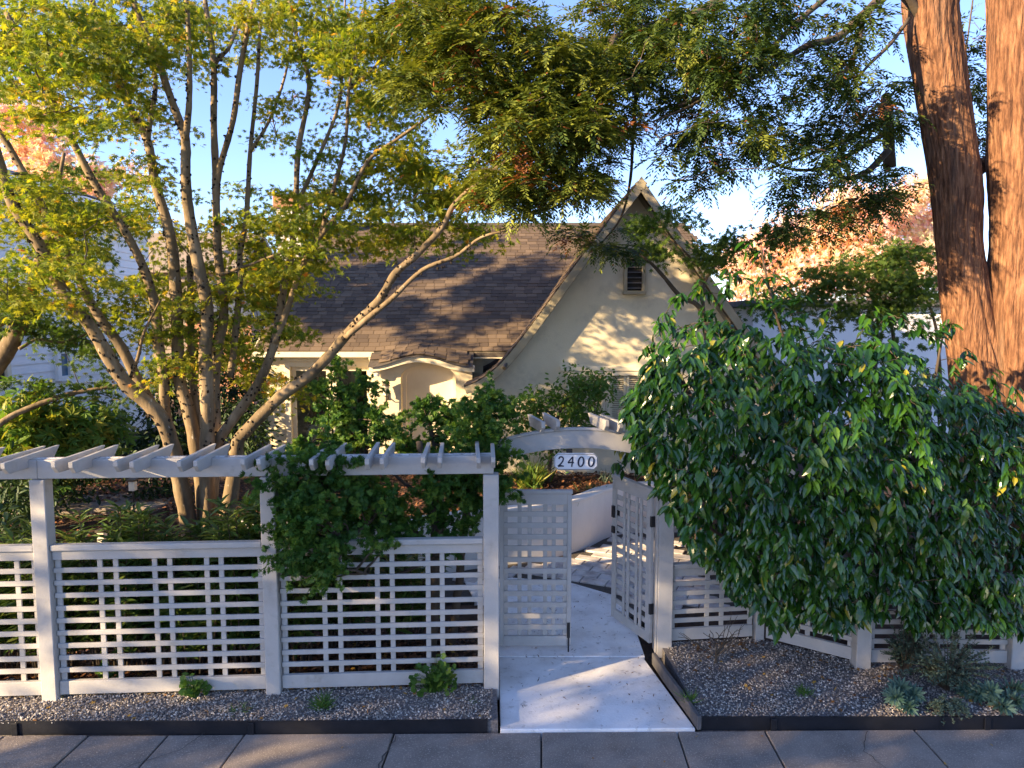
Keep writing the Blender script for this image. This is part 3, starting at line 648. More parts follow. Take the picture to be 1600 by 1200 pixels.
for P, sg_ in ((gp, 1), (rp, 1)):
    profstrip(P, -0.13, -0.005, 11.66, 11.698, 'rake_board', M['rake']); profstrip(P, -0.15, -0.092, 11.96, 11.998, 'frieze_board', M['rake'])
mb = MB(); mb.prism([(2.1,5.69),(2.02,5.585),(2.05,5.47),(2.15,5.47),(2.18,5.585)], 'y', 11.655, 11.72); mb.build('peak_block', M['rake'], hs, 0.004)
# attic vent
vt = MB(); vx0, vx1, vz0, vz1 = 1.93, 2.20, 3.86, 4.40
for c_, d_ in (((vx0-.02,0,(vz0+vz1)/2),(.06,.06,vz1-vz0+.02)),((vx1+.02,0,(vz0+vz1)/2),(.06,.06,vz1-vz0+.02)),(((vx0+vx1)/2,0,vz1+.035),(vx1-vx0+.10,.06,.05)),(((vx0+vx1)/2,0,vz0-.035),(vx1-vx0+.12,.08,.05))):
    vt.box((c_[0], YG-0.03, c_[2]), d_)
vo = vt.build('attic_vent', M['rake'], hs, 0.004)
mb = MB(); mb.box(((vx0+vx1)/2, YG-0.006, (vz0+vz1)/2), (vx1-vx0-.022, 0.008, vz1-vz0-.01)); mb.build('vent_backing', M['dark'], vo)
for k in range(6):
    box('louver_slat', ((vx0+vx1)/2, YG-0.028, vz0+0.045+k*0.088), (vx1-vx0-.024, 0.034, 0.010), M['board'], vo, rot=(R(28),0,0), bevel=0.002)
# gable windows with louvered shutters
def gable_window(x0, x1, z0, z1):
    mb = MB(); t = 0.075
    for c_, d_ in (((x0+t/2,(z0+z1)/2),(t,z1-z0)),((x1-t/2,(z0+z1)/2),(t,z1-z0)),(((x0+x1)/2,z1-t/2+.001),(x1-x0-2*t,t)),(((x0+x1)/2,z0+t/2),(x1-x0-2*t,t))):
        mb.box((c_[0], YG+0.02, c_[1]), (d_[0]-.002, 0.12, d_[1]-.002))
    wn = mb.build('window', M['trim'], hs, 0.004)
    a, c_ = x0+t, x1-t; mid = (a+c_)/2
    for u0, u1 in ((a+.004, mid-.004), (mid+.004, c_-.004)):
        mb = MB(); st = 0.045
        for q in ((u0+st/2), (u1-st/2)): mb.box((q, YG+0.04, (z0+z1)/2), (st, 0.03, z1-z0-2*t-.01))
        sh = mb.build('shutter_frame', M['louver'], wn, 0.002)
        mb = MB(); nl = 28; hh = (z1-z0-2*t-.03)
        for k in range(nl):
            z = z0+t+.02+hh*(k+.5)/nl; hw = (u1-u0)/2-st-.002; cx = (u0+u1)/2
            mb.add([(cx-hw,YG+.030,z-.012),(cx+hw,YG+.030,z-.012),(cx+hw,YG+.055,z+.008),(cx-hw,YG+.055,z+.008),(cx-hw,YG+.032,z-.008),(cx+hw,YG+.032,z-.008),(cx+hw,YG+.057,z+.012),(cx-hw,YG+.057,z+.012)], [(0,1,5,4),(1,2,6,5),(2,3,7,6),(3,0,4,7),(4,5,6,7),(0,3,2,1)])
        mb.build('louvers', M['louver'], wn)
    mb = MB(); mb.box((mid, YG+0.12, (z0+z1)/2), (c_-a, 0.02, z1-z0-2*t)); mb.build('blind', M['redwood'], wn)
gable_window(WX0+.001, 1.60, WZ0, WZ1-.001); gable_window(1.602, WX1-.001, WZ0, WZ1-.001)
box('window_head', ((WX0+WX1)/2, YG-0.03, WZ1+0.05), (WX1-WX0+.2, 0.07, 0.08), M['trim'], hs)
# entry porch block with arched opening
YD = 12.72; ex0, ex1, ea, eb = -2.50, -0.72, -2.02, -1.02; ZS, ZT = 2.30, 2.56
mb = MB(); am = (ea+eb)/2; aw = (eb-ea)/2; arc = [(am-aw*math.cos(t), ZS+(ZT-ZS)*math.sin(t)**0.8) for t in np.linspace(0, math.pi, 17)]
ctop = lambda x: 2.58+brow(x, -0.4)*0.95
n = 20
mb.prism([(ex0, ZB),(ea, ZB)]+arc+[(eb, ZB),(ex1, ZB)]+[(x, ctop(x)-0.05) for x in np.linspace(ex1, ex0, n)], 'y', YD, YD+0.34)
mb.build('entry_wall', M['stucco'], hs)
mb = MB(); xs_ = np.linspace(ex0-.05, ex1+.05, 30)
mb.prism([(x, ctop(x)-0.135) for x in xs_]+[(x, ctop(x)-0.02) for x in xs_[::-1]], 'y', YD-0.20, YD-0.002); mb.build('entry_cornice', M['trim'], hs, 0.006)
mb = MB(); arc2 = [(am-(aw-.07)*math.cos(t), ZS+(ZT-ZS-.06)*math.sin(t)**0.8) for t in np.linspace(0, math.pi, 17)]
mb.prism([(ea, ZB)]+arc+[(eb, ZB),(eb-.07, ZB)]+arc2[::-1]+[(ea+.07, ZB)], 'y', YD+0.20, YD+0.30); mb.build('door_frame', M['trim'], hs)
mb = MB(); arc3 = [(am-(aw-.07)*math.cos(t), ZS+(ZT-ZS-.06)*math.sin(t)**0.8) for t in np.linspace(0, math.pi, 17)]
mb.prism([(ea+.07, ZB)]+arc3+[(eb-.07, ZB)], 'y', YD+0.265, YD+0.295); dr = mb.build('door', M['trim'], hs)
mb = MB(); mb.tube([(eb-.15,YD+.20,1.55),(eb-.15,YD+.265,1.55)], 0.03, 10); mb.build('door_knob', M['verdigris'], dr)
box('downspout', (-0.68, YD-0.12, 1.35), (0.07, 0.07, 1.75), M['trim'], hs)
box('mailbox', (-0.58, YG-0.04, 1.55), (0.13, 0.08, 0.38), M['black'], hs, bevel=0.01)
# left bay with the patio window
YW = 13.2; ax0, ax1, az0, az1 = -4.16, -2.66, 0.72, 2.50
mb = MB()
for x0, x1, z0, z1 in ((-4.62,ax0,ZB-.3,2.78),(ax0,ax1,az1,2.78),(ax0,ax1,ZB-.3,az0),(ax1,-2.5,ZB-.3,2.78)): mb.box(((x0+x1)/2, YW+.1, (z0+z1)/2), (x1-x0, 0.2, z1-z0))
mb.box((-4.52, YW+4, 1.5),(0.2, 7.5, 2.6)); mb.box((1.2, YW+7.7, 1.5),(11.5, 0.2, 2.6)); mb.box((-1.0,YW+.14,1.55),(0.9,0.12,2.4))
mb.build('front_wall', M['stucco'], hs)
mb = MB(); mb.prism([(-4.62,2.60),(-2.52,2.60),(-2.52,2.78),(-4.62,2.78)], 'y', YW-.10, YW-.002); mb.build('frieze_board', M['trim'], hs, 0.004)
mb = MB(); mb.box((-3.62, YE+0.02, ZE-0.055),(2.20,0.05,0.10)); mb.build('fascia', M['trim'], hs, 0.004)
mb = MB(); mb.box((-3.62, (YE+YW)/2+.02, 2.768),(2.18,0.34,0.02)); mb.build('soffit', M['trim'], hs)
mb = MB(); mb.prism([(YW-.34,2.75),(YW-.34,2.66),(YW-.10,2.36),(YW-.002,2.36),(YW-.002,2.75)], 'x', -2.62, -2.53); mb.build('eave_bracket', M['trim'], hs, 0.006)
mb = MB(); mb.box((-0.3, YE+0.03, ZE-0.07),(0.9,0.04,0.12)); mb.build('fascia', M['trim'], hs, 0.004)
mb = MB(); t = .10
for c_, d_ in (((ax0-t/2,(az0+az1)/2+.05),(t,az1-az0+.1)),((ax1+t/2,(az0+az1)/2+.05),(t,az1-az0+.1)),(((ax0+ax1)/2,az1+t/2),(ax1-ax0-.004,t))): mb.box((c_[0], YW-.02, c_[1]), (d_[0], .05, d_[1]))
wn = mb.build('patio_window', M['trim'], hs, 0.005)
for x0, x1 in ((ax0+.005, (ax0+ax1)/2-.02), ((ax0+ax1)/2+.02, ax1-.005)):
    mb = MB(); f = 0.075
    for c_, d_ in (((x0+f/2,(az0+az1)/2),(f,az1-az0-.01)),((x1-f/2,(az0+az1)/2),(f,az1-az0-.01)),(((x0+x1)/2,az1-f/2-.006),(x1-x0-2*f-.002,f)),(((x0+x1)/2,az0+f/2+.006),(x1-x0-2*f-.002,f))): mb.box((c_[0], YW+.07, c_[1]), (d_[0], .05, d_[1]))
    mb.build('sash', M['trim'], wn, 0.003)
    mb = MB(); mb.box(((x0+x1)/2, YW+.075, (az0+az1)/2),(x1-x0-2*f-.004,.006,az1-az0-2*f-.02)); mb.build('pane', M['glass'], wn)
def curtain(x0, x1, m):
    mb = MB(); n = 40; A = []
    for i in range(n+1):
        x = x0+(x1-x0)*i/n; A.append((x, YW+.42+.05*math.sin(i*1.15)+.02*math.sin(i*2.7)))
    mb.add([(x,y,z) for z in (az0-.05, az1) for x, y in A], [(i,i+1,n+2+i,n+1+i) for i in range(n)]); return mb.build('curtain', m, hs)
curtain(-3.98,-3.42, M['curtain']); curtain(-3.0,-2.68, M['curtain']); curtain(-3.12,-3.0, M['fabric'])
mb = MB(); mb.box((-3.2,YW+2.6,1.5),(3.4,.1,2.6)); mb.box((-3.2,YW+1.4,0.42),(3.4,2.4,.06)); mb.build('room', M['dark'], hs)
o = thing('armchair', 'pale rounded armchair seen through the left patio window', 'chair', (-3.78,YW+.75,0.45))
mb = MB(); mb.prism([(-3.98,1.0),(-3.99,1.2),(-3.93,1.33),(-3.78,1.37),(-3.64,1.30),(-3.60,1.15),(-3.60,1.0)], 'y', YW+.30, YW+.40); mb.build('backrest', M['fabric'], o, 0.025)
mb = MB(); mb.box((-3.79,YW+.62,0.82),(.46,.5,.30)); mb.build('seat', M['fabric'], o, 0.03)
for sx in (-.19,.19):
    for sy in (-.18,.18): box('leg', (-3.79+sx, YW+.62+sy, 0.56), (.05,.05,.21), M['board'], o)
# chimney at the left end of the ridge
ch = MB(); ch.box((-5.05,16.55,3.2),(0.55,0.75,5.4)); co = ch.build('chimney', M['planter'], hs, 0.01)
mb = MB(); mb.box((-5.05,16.55,6.05),(0.66,0.86,0.30)); mb.build('chimney_cap', M['brick'], co, 0.01)
# lantern by the door
wl = thing('wall_lantern', 'small bronze wall lantern on the cream wall left of the arched door', 'lamp', (-2.27,YD,2.1))
lx, ly = -2.265, YD-0.13
mb = MB(); mb.lathe([(.012,.17),(.055,.10),(.075,.075),(.075,.062)], (lx,ly,2.13), 8); mb.lathe([(.045,-.125),(.05,-.11),(.02,-.10)], (lx,ly,2.13), 8); mb.build('lamp_cap', M['verdigris'], wl)
mb = MB(); mb.lathe([(.042,-.105),(.068,.060)], (lx,ly,2.13), 8); mb.build('lamp_glass', M['lamp_glass'], wl)
mb = MB(); mb.tube([(lx,ly,2.03),(lx,ly,1.90),(lx+.01,ly+.02,1.80)], [.012,.018,.004], 8); mb.tube([(lx,ly,1.97),(lx+.01,ly+.06,1.93),(lx+.0,YD,2.0)], .011, 6); mb.box((lx,YD-.01,2.0),(.06,.02,.14)); mb.build('bracket', M['verdigris'], wl)
fl2 = thing('floodlight', 'small white floodlight under the eave left of the entry arch', 'lamp', (-2.44,12.6,2.45))
box('housing', (-2.44, YD-0.10, 2.42), (0.11,0.10,0.13), M['signwhite'], fl2, bevel=0.015); box('bracket', (-2.44, YD-0.02, 2.49), (0.04,0.036,0.05), M['signwhite'], fl2); 
mb = MB(); mb.tube([(-2.44,YD-.152,2.42),(-2.44,YD-.165,2.42)], .035, 12); mb.build('lens', M['lamp_glass'], fl2)
sc2 = thing('security_camera', 'small bronze security camera on the curved gable flare above the entry', 'camera', (-0.12,11.62,2.62))
mb = MB(); mb.tube([(-0.10,11.62,2.63),(-0.13,11.52,2.58)], .035, 10); mb.build('body', M['verdigris'], sc2, 0.004); box('mount', (-0.09,11.645,2.65), (.03,.03,.03), M['verdigris'], sc2)
# ------------------------------------------------------------------ neighbours
nh = thing('neighbor_house', 'white clapboard house side behind the maple at the left edge', 'house', (-9.4,15,0.4))
NX, NY0, NY1 = -9.3, 11.0, 18.4
mb = MB(); mb.box((NX-2.6,(NY0+NY1)/2,3.3),(5.0,NY1-NY0-.02,5.0)); mb.build('wall_core', M['siding'], nh)
mb = MB(); mb.box((NX-2.6,(NY0+NY1)/2,0.4),(5.06,NY1-NY0,1.0)); mb.build('foundation', M['planter'], nh)
sb2 = MB(); LN = NY1-NY0
sb2.add([(0,-LN/2,0),(0,LN/2,0),(.030,-LN/2,0),(.030,LN/2,0),(.008,-LN/2,.19),(.008,LN/2,.19),(0,-LN/2,.19),(0,LN/2,.19)], [(0,2,3,1),(2,4,5,3),(4,6,7,5),(6,0,1,7),(0,6,4,2),(1,3,5,7)])
bme = sb2.mesh('siding_board', M['siding'])
for k in range(28): link('siding_board', bme, nh, (NX-.1, (NY0+NY1)/2, 0.92+k*0.178))
def side_window(y0, y1, z0, z1, m, glass):
    mb = MB(); t = .11
    for c_, d_ in (((y0-t/2,(z0+z1)/2),(t,z1-z0+.2)),((y1+t/2,(z0+z1)/2),(t,z1-z0+.2)),(((y0+y1)/2,z1+t/2),(y1-y0-.004,t-.002)),(((y0+y1)/2,z0-t/2),(y1-y0-.004,t))): mb.box((NX-.045, c_[0], c_[1]), (.09, d_[0], d_[1]))
    wn = mb.build('window', m, nh, 0.005); mb = MB(); mb.box((NX-.06,(y0+y1)/2,(z0+z1)/2),(.01,y1-y0-.004,z1-z0-.004)); mb.build('pane', glass, wn)
    mb = MB(); mb.box((NX-.03,(y0+y1)/2,(z0+z1)/2),(.04,y1-y0-.004,.05)); mb.build('sash_bar', m, wn)
side_window(12.0, 12.95, 2.25, 3.55, M['trim'], M['dark']); side_window(14.52, 14.80, 2.22, 3.2, M['siding'], M['bluepane'])
mb = MB(); mb.box((NX+.03,16.5,1.12),(.12,.14,.22)); mb.tube([(NX+.03,16.5,1.0),(NX+.03,16.5,.5)], .02, 6); mb.build('meter_box', M['board'], nh)
mb = MB(); mb.prism([(NX+.55,5.74),(NX-2.6,6.75),(NX-5.7,5.74),(NX-5.7,5.9),(NX-2.6,6.93),(NX+.55,5.9)], 'y', NY0-.4, NY1+.4); mb.build('roof', M['slate'], nh)
mb = MB(); mb.box((NX+.57,(NY0+NY1)/2,5.82),(.04,NY1-NY0+.8,.17)); mb.build('fascia', M['siding'], nh)
mb = MB(); mb.prism([(-9.0,.3),(-9.0,1.15),(-8.85,1.15),(-8.85,.3)], 'y', 17.0, 18.3)
fh = thing('distant_house', 'tan far house with dark slate roof and brick chimney beyond the maple trunks', 'house', (-11.5,32,0))
mb = MB(); mb.box((-14.2,31,2.6),(6.4,5,5.6)); mb.build('wall', M['tan'], fh)
mb = MB(); mb.prism([(28.1,5.3),(31,7.0),(33.9,5.3),(33.9,5.45),(31,7.2),(28.1,5.45)], 'x', -17.6, -10.8); rf = mb.build('roof', M['tan'], fh)
mb = MB(); mb.box((-11.35,30.2,4.2),(.55,.6,5.2)); mb.box((-11.35,30.2,6.86),(.25,.25,.3)); mb.build('chimney', M['brick'], rf)
mb = MB(); mb.prism([(24.6,3.4),(27.6,4.9),(27.6,5.0),(24.6,3.52)], 'x', -11.6, -9.2); mb.build('lower_roof', M['slate'], fh)
mb = MB(); mb.box((-10.3,26.4,1.7),(2.3,3.2,3.5)); mb.build('annex_wall', M['brick'], fh)
gr = thing('neighbor_garage', 'long white garage wall with flat roof edge behind the glossy shrub', 'garage', (10,18,0))
mb = MB(); mb.box((12.5,18.2,1.9),(13.4,2.4,3.6)); mb.build('wall', M['siding'], gr)
mb = MB(); mb.box((12.4,18.1,3.78),(13.8,2.8,.14)); mb.build('roof', M['board'], gr, 0.01)
# ------------------------------------------------------------------ vegetation tools
RS = 1.0
def limb(mb, spec, r0, r1, Y0, Y1, per=5, sides=8, wob=0.0, store=None):
    n = len(spec); w_ = [at(px, py, Y0+(Y1-Y0)*i/(n-1)) for i, (px, py) in enumerate(spec)]
    p = cr(w_, per); m = len(p)
    if wob: p = [q+Vector((random.gauss(0,wob), random.gauss(0,wob), random.gauss(0,wob))) if 0 < i < m-1 else q for i, q in enumerate(p)]
    rad = [RS*(r0+(r1-r0)*(i/(m-1)))*random.uniform(.94,1.08) for i in range(m)]
    mb.tube(p, rad, sides)
    if store is not None: store += [(q, rad[i]) for i, q in enumerate(p)]
    return p
def spread_blobs(blobs, per):
    """centres spread through ellipsoids; blob = (px, py, rx, ry, n, Ynear, Yfar) in photo pixels and metres"""
    out = []
    for bx_, by_, rx, ry, n, Ya, Yb in blobs:
        for _ in range(int(n*per)):
            while True:
                u, v = random.uniform(-1,1), random.uniform(-1,1)
                if u*u+v*v <= 1: break
            out.append(at(bx_+u*rx, by_+v*ry, random.uniform(Ya, Yb)))
    return out
def nearest(p, store, below=True):
    best, bd = None, 1e9
    for q, r in store:
        d = (q-p).length+(0.6 if q.z > p.z+0.05 and below else 0)
        if d < bd: best, bd = q, d
    return best
def twig(mb, a, b, r0, r1, sag=0.0, sides=4, n=5):
    pts = []; k = (b-a).length
    for i in range(n+1):
        t = i/n; p = a.lerp(b, t); p.z += sag*k*math.sin(math.pi*t); j = 0.035*k*math.sin(math.pi*t)
        pts.append(p+Vector((random.gauss(0,j), random.gauss(0,j), random.gauss(0,j))))
    mb.tube(pts, [r0+(r1-r0)*i/n for i in range(n+1)], sides, False); return pts
def grow(mb, cen, store, r0=.011, reach=2.6, sag=.05, end=.0028):
    """each cluster is joined to the nearest limb or to a cluster already joined, so twigs branch"""
    nodes = [q for q, r in store]; base = np.array([tuple(q) for q in nodes])
    def d0(c): return float(np.min(np.linalg.norm(base-np.array(tuple(c)), axis=1)))
    kid = {}
    todo = sorted(cen, key=d0); pts = [tuple(q) for q in nodes]
    arr = np.zeros((len(pts)+2*len(todo), 3)); arr[:len(pts)] = pts; n = len(pts)
    for c in todo:
        ca = np.array(tuple(c)); dd = np.linalg.norm(arr[:n]-ca, axis=1)+np.where(arr[:n,2] > ca[2]+.08, .25, 0); i = int(np.argmin(dd)); q = Vector(arr[i]); L_ = (q-c).length
        if L_ < reach: twig(mb, q, c, min(r0, .0035+.007*L_), end, sag)
        arr[n] = ca; arr[n+1] = np.array(tuple(q.lerp(c, .55))); n += 2
def V3(a): return np.array([tuple(p) for p in a])
def leaf_spray(centres, radius, per, flat=0.18, tilt=0.3):
    """flattened layers of leaves, as on a Japanese maple: returns positions, tip directions, normals"""
    C = V3(centres); N = len(C); rad = radius*rng.uniform(.55,1.25,N); k = np.repeat(np.arange(N), per); m = len(k)
    nn = unit(np.c_[rng.normal(size=(N,2))*tilt, np.ones(N)])
    a = unit(np.cross(nn, rdir(N))); b_ = np.cross(nn, a); el = rng.uniform(.45,1.0,N)
    r = np.sqrt(rng.random(m)); th = rng.random(m)*2*np.pi
    off = (a[k]*(np.cos(th)*r)[:,None]+b_[k]*(np.sin(th)*r*el[k])[:,None])*rad[k][:,None]
    pos = C[k]+off+nn[k]*(rng.normal(size=m)*flat*rad[k]-0.25*r*r*rad[k])[:,None]
    td = unit(off/rad[k][:,None]+rng.normal(size=(m,3))*.5+np.array([0,0,-.35]))
    nd = unit(nn[k]+rng.normal(size=(m,3))*.55)
    return pos, td, nd, k
def add_leaves(name, parent, T, pos, td, nd, size, tint, m):
    o = link(name, scatter(name, T, pos, td, nd, size, tint, m)); o.parent = parent; o.location = -wloc(parent); return o
# ------------------------------------------------------------------ the big Japanese maple
mt = thing('maple_tree', 'many stemmed Japanese maple with yellow green leaves behind the left fence', 'tree', tuple(at(325,830,7.9).xy)+(0.3,))
mb = MB(); ST = []
TY = 7.9; RS = 0.86
L = lambda spec, r0, r1, y0=TY, y1=None, **k: limb(mb, spec, r0, r1, y0, y0 if y1 is None else y1, store=ST, **k)
L([(318,912),(300,850),(290,790),(280,745),(268,695),(250,650),(199,602),(172,562),(142,511),(91,444),(60,380),(20,320),(2,262),(-20,190)], .115,.045, TY, 7.0, sides=12)
L([(272,712),(252,660),(219,602),(189,542),(152,491),(125,440),(101,388),(74,337),(44,283),(12,226),(-20,180)], .075,.035, TY+.05, 7.6, sides=10)
L([(268,700),(258,640),(256,590),(247,530),(243,481),(230,434),(216,400),(189,351),(152,294),(118,230),(88,169),(64,121),(44,84),(10,20)], .07,.03, TY+.1, 7.4, sides=10)
L([(322,912),(320,840),(316,770),(307,704),(294,640),(280,589),(276,480),(270,395),(260,344),(243,287),(230,219),(203,169),(182,118),(165,78),(154,40),(140,-20)], .10,.03, TY, 8.2, sides=12)
L([(230,219),(238,170),(243,135),(240,78),(255,40),(275,-10)], .035,.02, 8.05, 8.3)
L([(326,912),(326,840),(324,770),(324,697),(324,636),(321,552),(324,484),(307,400),(294,324),(290,270),(290,219),(280,189),(263,142),(245,90),(215,20),(205,-20)], .11,.025, TY, 7.4, sides=12)
L([(290,219),(296,152),(295,60),(290,-20)], .04,.025, 7.55, 7.4)
L([(312,740),(308,660),(300,580),(298,480),(296,400)], .06,.04, TY+.15, 8.4)
L([(330,800),(333,740),(336,660),(335,600),(341,540),(350,484),(340,388),(337,270),(334,189),(334,101),(324,27),(318,-20)], .085,.028, TY, 8.5, sides=10)
L([(334,101),(345,88),(358,74),(372,38),(385,-10)], .03,.02, 8.4, 8.6)
L([(338,300),(344,260),(364,189),(375,111),(391,27),(403,-20)], .045,.03, 8.3, 8.0)
L([(352,912),(350,840),(362,765),(368,720),(372,690),(388,670),(439,619),(489,582),(540,525),(564,498),(594,467),(618,427),(651,398),(692,354),(712,317),(766,270),(800,245)], .105,.018, TY, 7.2, sides=12)
L([(540,527),(586,488),(614,465),(660,422),(712,400),(750,372),(790,360)], .04,.012, 7.45, 7.0)
L([(330,712),(346,680),(368,650),(405,596),(429,535),(439,474),(449,420),(455,400),(462,324),(466,236),(483,135),(466,67),(449,-10)], .075,.022, TY, 8.3, sides=10)
L([(360,590),(368,520),(375,440),(375,395),(385,337),(391,236),(401,135),(405,67),(410,-20)], .05,.02, TY+.2, 8.8)
L([(429,535),(450,480),(470,420),(500,370),(540,320),(574,253),(618,219),(672,182),(720,150)], .045,.012, 8.0, 7.6)
L([(500,370),(520,300),(540,220),(545,140),(560,60),(575,-20)], .03,.012, 7.9, 8.0)
L([(462,324),(500,240),(530,160),(535,80),(540,-10)], .03,.012, 8.1, 8.6)
L([(391,236),(420,190),(445,120),(455,60),(470,-10)], .025,.012, 8.5, 8.9)
L([(545,140),(580,110),(610,70),(640,10)], .018,.01, 8.0, 8.0)
L([(343,430),(400,410),(440,395),(475,390)], .02,.01, 8.0, 7.6)
L([(199,602),(215,560),(225,520),(250,470)], .025,.012, 7.6, 7.2)
mb.build('trunk', M['maple_bark'], mt, smooth=True); RS = 1.0
mp = []; ms = []   # dark mossy knobs along the limbs
for q, r in ST:
    if q.z > 1.9 and r < 0.085 and random.random() < .75:
        ph = random.uniform(0, 6.28)
        for _ in range(random.choice((1,2,4,6))):
            a = ph+random.gauss(0,.8); mp.append(q+Vector((math.cos(a)*r*.95, -abs(math.sin(a))*r*.95, random.gauss(0,.035)))); ms.append(random.uniform(.018,.042)*(0.75+r*7))
n_ = len(mp)
o = link('moss', scatter('moss', STONE, V3(mp), np.c_[rng.normal(size=(n_,2))*.5, np.ones(n_)], rdir(n_), np.array(ms), rng.random(n_), M['moss'])); o.parent = mt; o.location = -wloc(mt); tag(o, kind='stuff')
MBL = [(40,30,110,60,13,6.2,8.5),(150,70,100,60,12,6.5,8.5),(60,150,100,60,9,6.5,8.5),(210,150,80,60,7,7,9),(130,270,110,50,8,6.5,8.5),(50,330,80,50,9,6.3,8),
 (40,430,80,55,15,5.9,7.6),(130,420,70,50,8,6.5,8),(215,330,60,45,8,7,8.5),(290,430,110,50,17,6.6,8.2),(300,560,110,42,17,6.3,7.6),(330,330,70,60,8,7,8.8),
 (420,360,65,50,13,7,8.4),(440,440,55,50,11,6.8,8),(480,320,55,45,9,7,8.5),(330,60,110,60,8,7.5,9.5),(450,60,90,70,8,7.5,9.5),(390,180,90,60,5,7.5,9.5),(570,110,90,60,13,7,9),
 (600,200,80,55,13,7,9),(640,290,95,42,16,6.8,8.5),(555,300,75,50,11,7,8.5),(600,372,75,18,7,6.8,8),(700,250,80,60,10,6.6,8.2),(720,365,60,20,6,6.6,7.6),
 (750,310,60,30,6,6.6,7.6),(400,525,60,40,8,6.6,8),(430,600,50,28,5,6.6,7.6),(250,500,60,40,9,6.6,8),(530,40,80,50,9,7,9),(640,40,60,60,7,7,9),(240,40,80,50,7,6.8,9),(500,240,60,60,4,7.5,9),(60,440,90,50,5,5.8,7.0),(330,430,100,40,5,6.2,7.4),(400,440,70,40,8,6.2,7.4),(160,330,80,40,6,6,7),(80,90,100,60,8,5.8,7),(20,300,50,60,6,6,7),(250,480,80,40,4,6.2,7.4),(60,70,90,70,14,5.6,7.5),(180,60,100,60,12,6.5,8.5),(320,40,90,50,9,7,9),(450,40,90,50,9,7,9),(560,60,70,60,9,7,9),(240,110,90,50,7,7,9),(90,170,90,60,8,6,8),(600,130,60,60,8,7,9),(420,470,40,60,5,6.8,7.6),(480,400,30,30,3,7,8)]
MBL = [b_[:5]+((b_[5]+1.1, b_[6]+1.6) if 150 < b_[0] < 470 and b_[1] > 270 else b_[5:]) for b_ in MBL]
MBL = [b_[:5]+((b_[5]+.9, b_[6]+1.9) if b_[0] > 540 and b_[1] > 80 else (b_[5]+.1, b_[6]+1.0)) for b_ in MBL]+[(640,300,80,50,9,8.8,10.4),(560,330,70,50,8,8.8,10.4),(700,330,60,40,6,8.6,10.2)]
cen = spread_blobs(MBL, 1.05)
mb = MB(); grow(mb, cen, ST)
tw = mb.build('twigs', M['twig'], mt); tag(tw, kind='stuff')
pos, td, nd, k = leaf_spray(cen, 0.44, 105, 0.10, 0.22); N = len(pos)
ct = rng.random(len(cen)); hi = V3(cen); lit = np.clip(0.24+0.32*ct[k]+0.20*rng.normal(size=N)+np.where((hi[:,2]<3.1)&(rng.random(len(cen))<.30), .26, 0)[k], 0, 1)
add_leaves('crown', mt, PALM, pos, td, nd, rng.uniform(.040,.064,N), lit, M['maple_leaf'])
# ------------------------------------------------------------------ maple leaning in at the left edge
ml = thing('maple_tree', 'second maple leaning in at the left edge before the white house', 'tree', tuple(at(-60,800,8.6).xy)+(0.4,))
mb = MB(); ST2 = []
limb(mb, [(-160,900),(-110,780),(-40,620),(0,565),(25,520),(42,480),(60,420),(90,330)], .13,.06, 8.8, 8.2, sides=10, store=ST2)
limb(mb, [(25,520),(15,500),(-15,515),(-40,560)], .05,.05, 8.3, 8.5, store=ST2)
limb(mb, [(-130,800),(-60,710),(0,662),(40,640),(100,618),(150,608),(200,600),(250,598)], .06,.012, 8.7, 9.6, sides=8, store=ST2)
limb(mb, [(30,545),(60,530),(95,535),(140,520)], .022,.01, 8.3, 8.8, store=ST2)
limb(mb, [(50,440),(85,380),(90,300),(100,240)], .04,.02, 8.2, 9.0, store=ST2)
mb.build('trunk', M['maple_bark'], ml, smooth=True)
cen = spread_blobs([(60,470,80,50,10,7.6,8.6),(90,545,75,22,9,8.2,9.6),(120,500,80,25,8,8.4,9.8),(60,500,50,30,6,8,9),(150,620,90,25,8,8.6,9.8),(200,590,40,20,3,9,9.8),(60,600,40,18,2,8.6,9),(90,390,90,50,12,8.4,10),(60,300,70,60,6,8.4,10),(160,360,60,50,5,8.6,10)], .8)
mb = MB()
grow(mb, cen, ST2)
tag(mb.build('twigs', M['twig'], ml), kind='stuff')
pos, td, nd, k = leaf_spray(cen, 0.36, 90, .10, .24); N = len(pos)
add_leaves('crown', ml, PALM, pos, td, nd, rng.uniform(.038,.06,N), np.clip(.30+.25*rng.normal(size=N), 0, 1), M['maple_green'])
